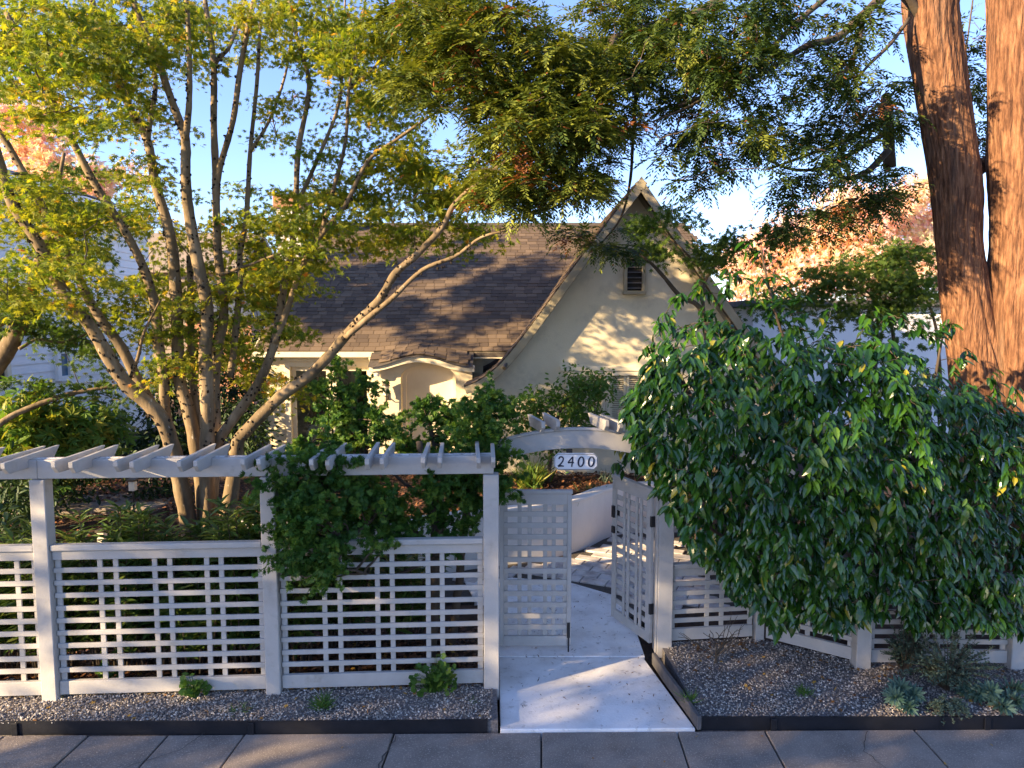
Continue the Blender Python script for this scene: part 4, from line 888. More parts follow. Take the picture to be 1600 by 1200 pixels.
# ------------------------------------------------------------------ the big cedar at the right
ctree = thing('cedar_tree', 'giant twin trunked cedar with ridged red brown bark at the right', 'tree', tuple(at(1590,760,8.3).xy)+(0.3,))
def big_trunk(spec, Y, seed):
    pts = cr([at(px, py, Y) for px, py, r in spec], 14); rr = cr([Vector((r, 0, 0)) for px, py, r in spec], 14); S_ = 132; V = []; n = len(pts)
    # extra rings give the bark its relief
    P = []; Q = []
    for i in range(n-1):
        for t in (0, .5): P.append(pts[i].lerp(pts[i+1], t)); Q.append(rr[i].x+(rr[i+1].x-rr[i].x)*t)
    P.append(pts[-1]); Q.append(rr[-1].x)
    for p, r in zip(P, Q):
        for k in range(S_):
            a = 2*math.pi*k/S_; d = Vector((math.cos(a), math.sin(a), 0))
            s_ = a+0.10*mnoise.noise((p.z*.6, seed, 1))*3
            rid = abs(mnoise.noise((math.cos(s_)*4.6+seed, math.sin(s_)*4.6, p.z*.32)))*1.0+abs(mnoise.noise((math.cos(s_)*11+seed, math.sin(s_)*11, p.z*.8)))*.55+abs(mnoise.noise((math.cos(s_)*24+seed, math.sin(s_)*24, p.z*1.3)))*.35
            lump = mnoise.noise((math.cos(a)*1.2+seed, math.sin(a)*1.2, p.z*1.1))
            V.append(p+d*((r-.022)*(1+.11*lump)+.040*(0.62-rid)))
    m_ = len(P); Fq = [(i*S_+k, i*S_+(k+1) % S_, (i+1)*S_+(k+1) % S_, (i+1)*S_+k) for i in range(m_-1) for k in range(S_)]
    return V, Fq
V1, F1 = big_trunk([(1550,900,.42),(1540,760,.38),(1543,640,.36),(1528,560,.315),(1511,470,.282),(1498,380,.258),(1494,300,.262),(1482,200,.275),(1468,110,.29),(1457,40,.30),(1452,-60,.30)], 8.35, 3.1)
V2, F2 = big_trunk([(1640,960,.62),(1632,820,.58),(1622,700,.52),(1612,600,.47),(1607,500,.435),(1606,380,.39),(1604,250,.385),(1602,120,.38),(1598,-60,.37)], 8.15, 9.7)
for V, Fq in ((V1,F1),(V2,F2)):
    o = link('trunk', mesh_np('trunk', V, Fq, M['cedar_bark'], smooth=True)); o.parent = ctree; o.location = -wloc(ctree)
mb = MB()
limb(mb, [(1500,290),(1525,268),(1560,240)], .09,.08, 8.5, 8.6, sides=10)                       # stub that joins the trunks
mb.build('cross_limb', M['cedar_bark'], ctree, smooth=True)
mb = MB(); ST3 = []
Lc = lambda spec, r0, r1, y0, y1, **k: limb(mb, spec, r0, r1, y0, y1, store=ST3, **k)
Lc([(1450,40),(1400,-15),(1350,22),(1310,58),(1260,72),(1200,110),(1140,135),(1060,165)], .06,.015, 8.3, 7.2)
Lc([(1350,22),(1340,70),(1325,105),(1290,135),(1262,140)], .03,.012, 7.9, 7.4)
Lc([(1420,30),(1390,70),(1350,110),(1330,150),(1315,190)], .022,.008, 8.2, 7.4)
Lc([(1310,-20),(1240,40),(1180,100),(1120,140),(1080,165),(1020,190)], .03,.01, 7.6, 7.0)
Lc([(1385,190),(1384,150),(1388,200),(1390,262)], .05,.07, 8.8, 8.9, sides=8)
Lc([(1388,180),(1340,210),(1280,235),(1235,252),(1200,265)], .035,.010, 8.8, 7.8)
Lc([(1388,205),(1330,240),(1285,262),(1240,265),(1200,250)], .032,.012, 8.8, 7.8)
Lc([(1388,235),(1355,268),(1320,278),(1290,262)], .045,.014, 8.8, 8.0)
Lc([(1060,-30),(1055,30),(1075,110),(1068,160),(1050,220),(1010,265)], .014,.006, 7.4, 7.6)
Lc([(1180,-40),(1090,20),(1020,40),(960,60),(900,90),(840,110),(780,120),(720,110)], .06,.014, 8.4, 7.1)
Lc([(960,60),(930,130),(890,190),(840,215),(790,220),(735,217)], .035,.008, 7.6, 7.0)
Lc([(900,90),(905,170),(900,250),(880,300),(840,335)], .03,.008, 7.5, 7.4)
Lc([(840,110),(800,60),(760,30),(700,10)], .022,.008, 7.3, 7.0)
Lc([(1040,40),(1000,120),(990,200),(985,280),(970,340),(940,380)], .03,.008, 8.3, 8.4)
Lc([(1500,480),(1480,300),(1500,150),(1520,0)], .01,.01, 9.3, 9.3)
mb.build('branches', M['twig'], ctree, smooth=True)
CBL = [(720,30,95,55,22,7.4,8.8),(800,95,110,75,34,7.4,8.8),(700,125,85,45,16,7.4,8.8),(860,225,100,60,36,7.2,8.6),(800,300,75,50,14,7.6,8.8),(880,320,70,40,14,7.5,8.8),(940,150,75,95,28,7.6,9),
 (830,345,75,28,9,7.8,8.8),(960,60,85,80,20,7.6,9),(1050,90,60,100,16,7.6,9),(1110,60,100,60,17,7.2,8.6),(1080,235,45,60,6,7.3,8.6),(1160,215,110,55,13,7.2,8.4),(1210,110,100,60,12,7.2,8.4),(1270,290,75,50,10,7.8,8.8),
 (1320,180,80,50,9,7.8,8.8),(1250,220,90,40,9,7.6,8.8),(1390,165,40,50,6,8.5,9.2),(1380,285,45,30,6,8.3,9),(1520,90,35,70,6,9.2,10),(1520,190,30,60,5,9.2,10),(1000,30,40,40,6,7.6,9),(1180,20,90,30,10,7.4,8.8),(1330,60,70,60,7,7.6,8.6),
 (950,310,35,35,4,8.2,9),(965,375,45,22,3,8.2,8.9),(915,365,30,18,2,8.2,8.9),(640,40,40,40,5,7.6,8.6),(1350,335,40,35,5,8.2,8.9),(1270,345,50,30,4,8,8.8),(1120,150,60,40,6,7.2,8.4),(1290,120,50,40,5,7.6,8.6)]
CBL = [(b_[0]-(12 if b_[0] < 960 else 0), b_[1]-(38 if b_[0] < 960 and 180 < b_[1] < 360 else 0))+b_[2:] for b_ in CBL]
CBL = [b_[:5]+((b_[5]-.7, b_[6]) if b_[0] >= 1040 else (b_[5]-.9, b_[6]-.9) if b_[0] < 960 and b_[1] < 325 else (b_[5], b_[6])) for b_ in CBL]
CBL = [(b_[:4]+(b_[4]*.80,)+b_[5:]) if b_[0] >= 1040 else b_ for b_ in CBL]
cen = spread_blobs(CBL, 3.1); mb = MB(); grow(mb, cen, ST3, .012, 2.0, .03)
pos = []; td = []; nd = []; tn = []; sz = []
for c_ in cen:
    lit_ = c_.x < 1.2; base = min(.9, max(0.0, random.gauss(.60 if lit_ else .25,.17))); rust = random.random() < .03  # sunlight put into the leaf tint: left clumps lighter, right ones darker
    out = Vector((random.gauss(0,1), random.gauss(0,1)-.3, 0)).normalized()
    for k in range(13):
        d = (Vector((random.gauss(0,.8), random.gauss(0,.8), random.gauss(0,.25)))+out*.5).normalized(); p = c_+d*.03; L_ = random.uniform(.14,.36); n_ = int(L_*46); st_ = L_/n_
        side = d.cross(Vector((0,0,1))).normalized(); tb = base+random.gauss(0,.12); rk = rust and random.random() < .6
        for i in range(n_):
            d = (d+Vector((0,0,-(.055 if lit_ else .085)))+Vector((random.gauss(0,.05),random.gauss(0,.05),0))).normalized(); p = p+d*st_; sg = 1 if i % 2 else -1
            side = (side-d*side.dot(d)).normalized(); up_ = d.cross(side); f = i/n_
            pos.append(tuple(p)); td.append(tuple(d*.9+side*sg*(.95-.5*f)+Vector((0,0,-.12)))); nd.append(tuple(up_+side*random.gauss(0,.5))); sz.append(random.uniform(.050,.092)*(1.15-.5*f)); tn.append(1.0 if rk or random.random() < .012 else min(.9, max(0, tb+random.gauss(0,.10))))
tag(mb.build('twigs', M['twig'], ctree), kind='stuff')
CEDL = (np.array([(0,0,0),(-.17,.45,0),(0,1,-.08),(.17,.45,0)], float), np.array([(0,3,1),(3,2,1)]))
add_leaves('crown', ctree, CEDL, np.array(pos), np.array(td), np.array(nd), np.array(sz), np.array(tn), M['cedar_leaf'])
# ------------------------------------------------------------------ hinoki cypresses growing through the fence
def hinoki(label, base, trunk, blobs, lit, group=None, per=170, rr=.95, dn=.75):
    t = thing('hinoki_cypress', label, 'shrub', tuple(base), group); mb = MB(); st = []
    for spec, r0, r1, ya, yb in trunk: limb(mb, spec, r0, r1, ya, yb, store=st, wob=.006)
    cen = spread_blobs([b_[:2]+(b_[2]*.92, b_[3]*.92)+b_[4:] for b_ in blobs], dn)
    for c_ in cen:
        q = nearest(c_, st); twig(mb, q, c_, .012, .004, .05)
    mb.build('trunk', M['twig'], t, smooth=True)
    C = V3(cen); n = len(C); ns = 8; C2 = np.repeat(C, ns, 0); u = unit(rng.normal(size=(n*ns,3))*np.array([1,1,.75])+np.array([0,-.15,.45])); Ls = rng.uniform(.09,.26,n*ns)*rr
    pf = max(6, per//ns); k = np.repeat(np.arange(n*ns), pf); m = len(k); f = rng.random(m)**.7
    pos = C2[k]+u[k]*(Ls[k]*f)[:,None]+rdir(m)*(.030*(1.25-.9*f))[:,None]
    td = unit(u[k]*.9+rng.normal(size=(m,3))*.6+np.array([0,0,.15])); nd = unit(rng.normal(size=(m,3))*.7+np.array([0,-.4,.6]))
    shade_ = rng.random(n*ns)[k]; n = n*ns
    add_leaves('crown', t, FAN, pos, td, nd, rng.uniform(.024,.046,m), np.clip(lit+.16*rng.normal(size=m)+.55*(shade_-.5), 0, 1), M['hinoki_leaf'])
    return t
b0 = gnd(560, 1030, .1); b0.y = 6.5
hinoki('dark green hinoki cypress drooping over the fence left of the gate', (-0.9,6.55,.1),
   [([(672,1075),(678,960),(680,850),(676,780),(668,735),(655,690)], .05,.03, 6.6, 6.6), ([(676,850),(640,830),(590,800),(540,770),(490,760),(440,750)], .035,.015, 6.6, 5.9), ([(590,800),(540,850),(520,900)], .02,.01, 6.2, 5.75),
    ([(676,790),(640,760),(610,740),(570,720)], .02,.01, 6.6, 6.6), ([(678,870),(610,900),(540,890)], .02,.01, 6.5, 5.85)],
   [(500,720,80,30,9,5.8,6.5),(490,770,85,50,28,5.7,6.4),(440,760,30,40,7,5.7,6.2),(500,830,70,40,22,5.7,6.2),(525,890,45,40,12,5.65,5.95),(455,905,30,20,2,5.7,5.85),(440,875,18,10,2,5.7,5.85),(570,780,50,40,14,5.8,6.5),(600,850,35,20,5,5.8,6.2),(650,780,50,50,10,6.1,6.8),(640,830,50,25,7,6.0,6.6),(720,820,35,40,8,6.2,6.8),(690,740,40,25,5,6.2,6.8)], .45, per=190, rr=1.1, dn=.80)
hinoki('taller hinoki cypress rising beside the left gate post', (-0.35,6.75,.1),
   [([(700,1060),(712,950),(722,850),(735,760),(748,700),(758,650)], .05,.025, 6.9, 6.9)],
   [(765,615,16,28,5,6.6,7.0),(762,650,35,25,8,6.5,7.0),(755,690,40,30,10,6.4,7.0),(745,735,45,35,15,6.2,6.9),(765,760,38,25,9,6.2,6.7),(735,780,35,30,9,6.3,6.8),(720,650,18,14,2,6.6,7),(770,700,30,30,6,6.3,6.8)], .45, per=180, rr=1.0, dn=.75)
hinoki('hinoki cypress clumps before the arched door with reddish tips', (-0.8,7.6,.3),
   [([(690,900),(690,800),(680,720),(672,660)], .045,.02, 7.5, 7.5), ([(685,760),(650,720),(625,680)], .025,.012, 7.5, 7.4)],
   [(670,650,25,18,6,7.2,7.8),(640,690,35,22,9,7.2,7.8),(700,640,22,16,5,7.2,7.8),(700,685,40,25,10,7.2,7.8),(625,715,30,18,5,7.2,7.7),(690,720,40,18,7,7.2,7.7)], .5)
hinoki('sunlit hinoki cypress in front of the patio window', (-1.6,8.2,.4),
   [([(600,880),(590,780),(570,720),(545,670),(530,620)], .05,.02, 8.0, 8.0), ([(590,760),(540,720),(500,680)], .025,.012, 8.0, 7.8)],
   [(530,590,12,10,3,7.7,8.2),(500,615,14,14,4,7.6,8.2),(565,612,24,18,7,7.7,8.3),(545,645,32,20,11,7.6,8.2),(580,655,22,20,8,7.6,8.2),(540,692,36,16,8,7.5,8.1),(600,675,16,12,4,7.6,8),(468,698,22,12,4,7.3,7.8),(500,670,12,12,3,7.3,7.8)], .55)
# ------------------------------------------------------------------ big glossy evergreen shrub at the right
gs = thing('glossy_shrub', 'huge dark green shrub with glossy drooping leaves hanging over the right fence', 'shrub', (3.0,7.2,.1))
OUT = [(968,640),(985,598),(1020,552),(1060,512),(1100,498),(1150,508),(1200,522),(1260,518),(1330,528),(1400,538),(1450,562),(1490,592),(1540,622),(1620,662),(1640,800),(1640,965),(1560,982),(1500,968),(1440,982),(1400,955),(1350,963),(1300,982),(1260,958),(1215,982),(1190,945),(1150,922),(1120,885),(1092,865),(1072,830),(1045,795),(1022,757),(1003,720),(985,685)]
cxp, cyp = 1290, 735
def shellY(px, py):
    u = (px-cxp)/370; v = (py-cyp)/270; r2 = min(1, u*u*.8+v*v*.75); return 7.35-1.75*math.sqrt(max(0, 1-r2))*1.0-0.10
mb = MB(); ST4 = []
for spec, r0, r1, ya, yb in (([(1330,1060),(1320,960),(1300,850),(1280,720),(1250,600)], .07,.02, 7.2,7.1), ([(1330,1060),(1370,930),(1400,800),(1440,680),(1460,600)], .06,.02, 7.2,7.0), ([(1310,900),(1230,820),(1150,720),(1080,620),(1050,560)], .05,.015, 7.2,6.9),
    ([(1300,850),(1340,740),(1360,640),(1370,560)], .04,.012, 7.1,6.5), ([(1370,930),(1450,880),(1530,800),(1600,740)], .05,.015, 7.2,6.6), ([(1310,900),(1240,880),(1170,860),(1100,820)], .04,.012, 7.2,6.3), ([(1320,960),(1400,940),(1480,920),(1560,930)], .04,.012, 7.2,6.2),
    ([(1310,900),(1270,900),(1240,920),(1220,940)], .03,.01, 7.1,5.9), ([(1300,850),(1320,860),(1340,880),(1350,910)], .03,.01, 7.1,5.8), ([(1250,600),(1215,500),(1195,420),(1190,385)], .02,.006, 7.1,7.0), ([(1460,600),(1470,540),(1480,500)], .016,.006, 7.0,7.0)): limb(mb, spec, r0, r1, ya, yb, store=ST4)
tips = []
cnt = 0
while cnt < 2300:
    px, py = random.uniform(940,1640), random.uniform(470,995)
    if not in_poly(px, py, OUT): continue
    Ys = shellY(px, py); lay = random.random()
    Y = Ys+(abs(random.gauss(0,.10)) if lay < .5 else random.uniform(.2, 1.6)) + .42*mnoise.noise((px*.011, py*.015, 0)) + .16*mnoise.noise((px*.03, py*.03, 4))
    if 900 < py and Y > 6.35: Y = random.uniform(5.75, 6.3)
    tips.append(at(px, py, Y)); cnt += 1
for px, py, n in ((1190,395,3),(1205,440,5),(1215,480,5),(1235,520,6),(1100,470,4),(1065,480,4),(1480,520,4),(1500,545,3),(1395,500,3),(1455,515,3),(1260,470,2),(1130,455,3),(1150,440,2),(1085,455,3),(1040,500,3),(1300,490,3),(1345,500,3),(1175,460,3),(1225,495,4),(1430,520,3),(1550,600,3),(1585,625,3),(1020,530,3)):
    for _ in range(n): tips.append(at(px+random.gauss(0,10), py+random.gauss(0,12), random.uniform(6.9,7.2)))
for px, py in ((1010,700),(985,715),(1030,715),(1000,690)): tips += [at(px+random.gauss(0,10), py+random.gauss(0,8), random.uniform(6.95,7.3)) for _ in range(4)]
grow(mb, tips, ST4, .006, 1.5, .04, .0025)
pos = []; td = []; nd = []; sz = []; tn = []
for i, c_ in enumerate(tips):
    q = nearest(c_, ST4, False)
    ax = Vector((c_.x-3.0, (c_.y-7.3)*1.2-.3, (c_.z-1.4)*.5)).normalized()
    base = random.gauss(.45,.18)
    for j in range(random.choice((5,6,6,7,8))):
        a = random.uniform(0, 6.28); sd_ = Vector((math.cos(a), math.sin(a)*.8-.15, 0))
        d = (sd_*.62+ax*.45+Vector((0,0,-random.uniform(.35,1.15)))).normalized()
        o_ = Vector((random.gauss(0,.02), random.gauss(0,.02), random.gauss(0,.03)))
        nrm = ax*.9+sd_*.6+Vector((random.gauss(0,.3), random.gauss(0,.3)-.25, .55))
        pos.append(c_+o_); td.append(d); nd.append(nrm); sz.append(random.choice((1,1,1,.7))*random.uniform(.085,.155)); tn.append(1.0 if random.random() < .015 else min(.95, max(0, base+random.gauss(0,.15))))
tag(mb.build('branches', M['twig'], gs, smooth=True), kind='stuff')
P4, T4, N4 = V3(pos), V3(td), unit(V3(nd)); idx = np.argsort(P4[:,1]-0.0*P4[:,2])
front = set(int(i) for i in idx[:290]); rest = np.array([i for i in range(len(pos)) if i not in front])
o = add_leaves('foliage', gs, CAM, P4[rest], T4[rest], N4[rest], np.array(sz)[rest], np.array(tn)[rest], M['camellia_leaf']); tag(o, kind='stuff')
lm = mesh_np('leaf', CAM[0], CAM[1], M['camellia_part'])
for i in front:
    t = Vector(T4[i]).normalized(); n = Vector(N4[i]); n = (n-t*n.dot(t)).normalized(); s_ = t.cross(n)
    o = link('leaf', lm); o.parent = gs; m4 = (Matrix((s_, t, n)).transposed()*sz[i]).to_4x4(); m4.translation = Vector(P4[i])-wloc(gs); o.matrix_local = m4
# ------------------------------------------------------------------ laurels behind the left fence
def laurel(label, x, y, h, n, r, seed, lit=.45, grp='laurels behind the left fence', mname='laurel_leaf', T=LANCE, size=(.11,.17)):
    t = thing('laurel_shrub', label, 'shrub', (x, y, gz(x,y)), grp); mb = MB(); pos = []; td = []; nd = []; z0 = gz(x, y)
    for s in range(n):
        a = random.uniform(0,6.28); rr = r*math.sqrt(random.random()); hh = h*random.uniform(.6,1.0); b0 = Vector((x+rr*.5*math.cos(a), y+rr*.4*math.sin(a), z0)); tp = Vector((x+rr*math.cos(a), y+rr*.7*math.sin(a), z0+hh))
        mb.tube([b0, b0.lerp(tp,.5)+Vector((random.gauss(0,.02),random.gauss(0,.02),0)), tp], [.009,.007,.004], 5, False)
        m_ = int(hh*50)
        for i in range(m_):
            f = .25+.75*i/m_; p = b0.lerp(tp, f); an = i*2.4+random.gauss(0,.3); up_ = .25+.75*(f>.9)*random.random()
            d = Vector((math.cos(an), math.sin(an), up_*1.1+random.gauss(0,.25))); pos.append(p); td.append(d); nd.append(Vector((0,0,1))+Vector((-math.cos(an)*.6,-math.sin(an)*.6,0)))
    mb.build('stems', M['twig'], t); N = len(pos)
    add_leaves('foliage', t, T, V3(pos), V3(td), V3(nd)+rng.normal(size=(N,3))*.2, rng.uniform(size[0],size[1],N), np.clip(lit+.22*rng.normal(size=N),0,1), M[mname])
laur = [(-4.75,6.45,1.35,'laurel with upright narrow leaves at the left frame edge behind the fence'),(-4.25,6.35,1.25,'laurel just left of the first tall fence post'),(-3.75,6.4,1.42,'laurel just right of the first tall fence post'),(-3.35,6.5,1.25,'short laurel between two taller ones behind the left fence'),
        (-2.95,6.4,1.30,'laurel left of the maple stems behind the fence'),(-2.75,6.7,1.45,'tallest laurel in front of the leftmost maple stem'),(-2.45,6.4,1.42,'laurel in front of the middle maple stems'),(-2.1,6.5,1.35,'laurel behind the second tall fence post'),(-1.75,6.9,1.2,'laurel half hidden by the drooping cypress'),(-1.1,7.0,.9,'low laurel under the cypress behind the lattice')]
for i, (x, y, h, lb) in enumerate(laur): laurel(lb, x, y, h*1.13, 24, .40, i, .5, size=(.13,.20))
# ------------------------------------------------------------------ leafy clumps as trees and shrubs further back
def leafball(name, label, cat, base, blobs, per, size, T, m, trunk=None, lit=.5, var=.25, group=None, flat=.5, rad=.35, tm='twig'):
    t = thing(name, label, cat, tuple(base), group); st = []; mb = MB()
    for spec, r0, r1, ya, yb in (trunk or []): limb(mb, spec, r0, r1, ya, yb, store=st)
    cen = spread_blobs(blobs, 1.0)
    if st:
        grow(mb, cen, st, .009, 4)
    if mb.v: mb.build('trunk', M[tm], t, smooth=True)
    pos, td, nd, k = leaf_spray(cen, rad, per, flat, .5); N = len(pos)
    add_leaves('crown', t, T, pos, td, nd, rng.uniform(size[0], size[1], N), np.clip(lit+var*rng.normal(size=N)+.25*(rng.random(len(cen))[k]-.5), 0, 1), M[m]); return t
leafball('autumn_tree', 'pink and gold autumn tree glowing behind the white garage', 'tree', (11.5,25,0), [(1330,365,110,60,46,23,27),(1240,410,90,50,26,23,26),(1400,420,80,60,24,23,27),(1180,420,50,40,10,24,26),(1380,310,50,30,9,24,26),(1440,330,40,50,10,24,26)], 150, (.12,.20), PALM5, 'autumn_leaf', [([(1330,640),(1330,520),(1325,430),(1320,370)], .2,.06, 25, 25)], .5, .28, rad=.75)
leafball('autumn_tree', 'pink leaved autumn tree far behind the maple at upper left', 'tree', (-16,25,0), [(40,220,60,55,12,24,26),(110,275,50,35,7,24,26),(185,285,45,18,5,24,26),(20,160,35,30,4,24,26)], 140, (.12,.20), PALM5, 'pink_leaf', [([(60,640),(62,480),(60,340),(62,260)], .2,.06, 25, 25)], .5, .28, rad=.75)
leafball('green_maple', 'lacy green maple spreading in front of the front gable', 'tree', (2.7,9.6,.7), [(1035,355,50,18,5,9.2,10.2),(1000,392,50,14,4,9.2,10),(1150,388,65,20,8,9,10),(1065,330,22,8,2,9.4,9.8),(1070,395,45,14,3,9.2,10),(1205,362,40,12,3,9.2,9.8),(1125,420,35,16,2,9.2,10)], 70, (.05,.075), PALM, 'maple_green',
   [([(1120,760),(1110,600),(1098,490),(1062,462),(1035,430),(1010,405),(985,392)], .05,.012, 9.6,9.6), ([(1108,580),(1099,480),(1102,440),(1125,405),(1160,385)], .03,.01, 9.6,9.5), ([(1102,440),(1085,410),(1050,375),(1010,350)], .018,.008, 9.6,9.7)], .4, .2, flat=.18, rad=.36)
leafball('green_maple', 'low green maple spreading before the white garage', 'tree', (6.4,12.5,.7), [(1290,440,70,22,8,12,13),(1350,420,60,25,8,12,13),(1420,400,50,25,8,12,13),(1400,450,70,25,10,12,13),(1440,470,40,20,5,12,13),(1330,480,70,25,8,12,13),(1240,470,60,25,7,12,13),(1380,500,60,20,6,12,13)], 90, (.06,.085), PALM, 'maple_green',
   [([(1400,760),(1400,620),(1395,520),(1370,470),(1330,440)], .05,.012, 12.5,12.5), ([(1470,600),(1462,510),(1440,455),(1410,425)], .03,.01, 12.2,12.5)], .35, .22, flat=.18, rad=.48)
leafball('climbing_shrub', 'small weeping shrub with yellow green leaves before the gable window', 'shrub', (0.55,11.2,.72), [(860,630,45,22,9,10.9,11.6),(900,610,50,22,9,10.9,11.6),(830,655,25,25,6,10.9,11.5),(915,600,25,18,4,11,11.6),(820,690,15,25,4,10.9,11.4),(955,590,25,12,2,10.9,11.5),(880,660,35,18,5,11,11.5),(855,690,12,18,2,11,11.4),(930,640,14,40,4,11.2,11.6)], 70, (.06,.095), OVAL, 'weed_leaf',
   [([(857,752),(860,715),(865,680),(872,650),(885,625),(905,610)], .035,.02, 11.2,11.2), ([(870,655),(850,640),(830,650)], .02,.008, 11.2,11.1)], .35, .25, rad=.26)
leafball('broadleaf_shrub', 'sunlit large leaved shrub below the white clapboard wall', 'shrub', (-6.2,9.6,.5), [(40,670,50,25,8,9.2,10),(100,690,60,25,9,9.2,10.2),(60,645,40,15,4,9.4,10),(150,670,35,20,5,9.6,10.3)], 60, (.13,.20), PALM5, 'weed_leaf', [([(70,800),(70,740),(75,690)], .03,.015, 9.6,9.6)], .72, .25, rad=.36)
for px, py, rx, ry, n, ya, yb, lb in ((60,745,70,30,16,9.6,10.6,'dark evergreen bush behind the first tall fence post'),(150,735,60,22,12,11.5,12.5,'low dark bush under the white house wall'),(25,800,40,25,8,8.2,9.0,'dark bush behind the laurels at the left frame edge'),(295,650,55,90,34,12.5,14,'tall dark evergreen bush behind the maple stems'),(375,600,40,80,22,13.2,14.6,'dark evergreen bush against the left corner of the cottage'),(225,700,45,40,12,12.5,13.5,'rounded dark bush left of the maple stems'),(395,680,20,40,8,12.0,12.8,'dark bush below the left corner of the cottage'),(265,770,50,30,10,10.4,11.2,'dark bush behind the laurels near the maple stems')):
    leafball('evergreen_bush', lb, 'bush', (at(px,py,(ya+yb)/2).x,(ya+yb)/2,.6), [(px,py,rx,ry,n,ya,yb)], 110, (.07,.12), OVAL, 'dark_leaf', None, .4, .25, rad=.42, flat=.6)
leafball('barberry_bush', 'small red twigged bush on the mulch below the patio window', 'bush', at(395,775,10.2).to_tuple()[:2]+(.6,), [(395,790,26,18,5,10,10.6)], 60, (.03,.05), OVAL, 'dry_leaf', [([(395,830),(385,800),(375,780)], .01,.004, 10.2,10.2),([(395,830),(402,800),(415,775)], .01,.004, 10.2,10.2)], .3, .2, rad=.2)
# ------------------------------------------------------------------ unseen trees put off to the left to shade the gate, fence and roof
def shade_tree(label, x, y, zc, rx, ry, rz, n, sr=.62, per=55):
    t = thing('shade_tree', label, 'tree', (x, y, -.1), 'unseen shade trees left of the view'); mb = MB()
    mb.tube(cr([Vector((x,y,-.1)),Vector((x+.1,y,1.2)),Vector((x,y+.1,2.6)),Vector((x-.1,y,zc+1))], 4), [.26-.014*i for i in range(13)], 10)
    d = rdir(n)*(rng.random(n)[:,None]**.4); C = d*np.array([rx,ry,rz])+np.array([x,y,zc])
    for i in range(0, n, 6): twig(mb, Vector((x, y, min(zc, max(1.8, C[i,2]-1.0)))), Vector(C[i]), .03, .008, .05)
    mb.build('trunk', M['maple_bark'], t, smooth=True)
    pos, td, nd, k = leaf_spray([Vector(c) for c in C], sr, per, .4, .5); N = len(pos)
    add_leaves('crown', t, PALM5, pos, td, nd, rng.uniform(.10,.16,N), np.clip(.4+.25*rng.normal(size=N),0,1), M['maple_green'])
shade_tree('tall sparse unseen tree left of the view that dapples the roof', -10.9, 10.2, 7.25, 2.0, 2.7, 1.6, 46, .42, 150)
shade_tree('broad unseen tree left of the view that shades fence and gate', -13.0, -2.9, 5.2, 3.2, 3.8, 3.9, 350)
# ------------------------------------------------------------------ small plants in the gravel and planting beds
def tuft(name, label, cat, x, y, n, size, T, m, lit=.5, z=GZ, up=.8, r=.03, spread=1.0, group=None, var=.25):
    t = thing(name, label, cat, (x, y, z), group); d = rdir(n); d[:,2] = np.abs(d[:,2])*.8+up; d[:,:2] *= spread
    pos = np.c_[rng.normal(size=(n,2))*r+np.array([x,y]), np.full(n, z)]
    add_leaves('leaves', t, T, pos, d, rng.normal(size=(n,3))*.5+np.array([0,-.3,.8]), rng.uniform(size[0],size[1],n), np.clip(lit+var*rng.normal(size=n),0,1), M[m]); return t
def weed(label, px, py, r, h, n, group=None):
    p = gnd(px, py, GZ); t = thing('weed', label, 'plant', tuple(p)); mb = MB(); pos = []; td = []
    for i in range(n):
        a = random.uniform(0,6.28); rr = r*math.sqrt(random.random()); e = p+Vector((rr*math.cos(a), rr*math.sin(a)*.7, h*random.uniform(.25,1)*(1-.5*(rr/r)**2)))
        mb.tube([p+Vector((rr*.3*math.cos(a), rr*.2*math.sin(a), 0)), p.lerp(e,.6)+Vector((0,0,.03)), e], [.004,.003,.002], 4, False)
        pos.append(e); td.append(Vector((math.cos(a)+random.gauss(0,.4), math.sin(a)+random.gauss(0,.4)-.3, random.gauss(0,.3))))
    mb.build('stems', M['weed_leaf'], t); N = len(pos)
    add_leaves('leaves', t, ROUND, V3(pos), V3(td), rng.normal(size=(N,3))*.45+np.array([0,-.55,.8]), rng.uniform(.04,.068,N), np.clip(.35+.22*rng.normal(size=N),0,1), M['weed_leaf'])
weed('bushy round leaved weed at the fence foot left of the gate', 680, 1080, .20, .34, 120)
weed('small round leaved weed in the gravel below the middle lattice', 303, 1090, .10, .24, 50)
weed('little leafy weed poking through the lattice right of the first post', 168, 1060, .09, .16, 26)
for px, py, n, sz_, lb in ((505,1105,90,(.09,.17),'spreading grass tuft in the left gravel bed'),(372,1112,26,(.06,.11),'tiny grass tuft with yellow leaf in the left gravel'),(740,1098,30,(.03,.06),'small green sprig in the gravel beside the gate post'),(1075,1095,50,(.07,.13),'grassy tuft at the right edge of the path'),(1256,1085,70,(.06,.11),'dark needle tuft alone in the right gravel')):
    p = gnd(px, py, GZ); tuft('grass_tuft', lb, 'grass', p.x, p.y, n, sz_, BLADE, 'weed_leaf', .35, spread=1.3, up=.5)
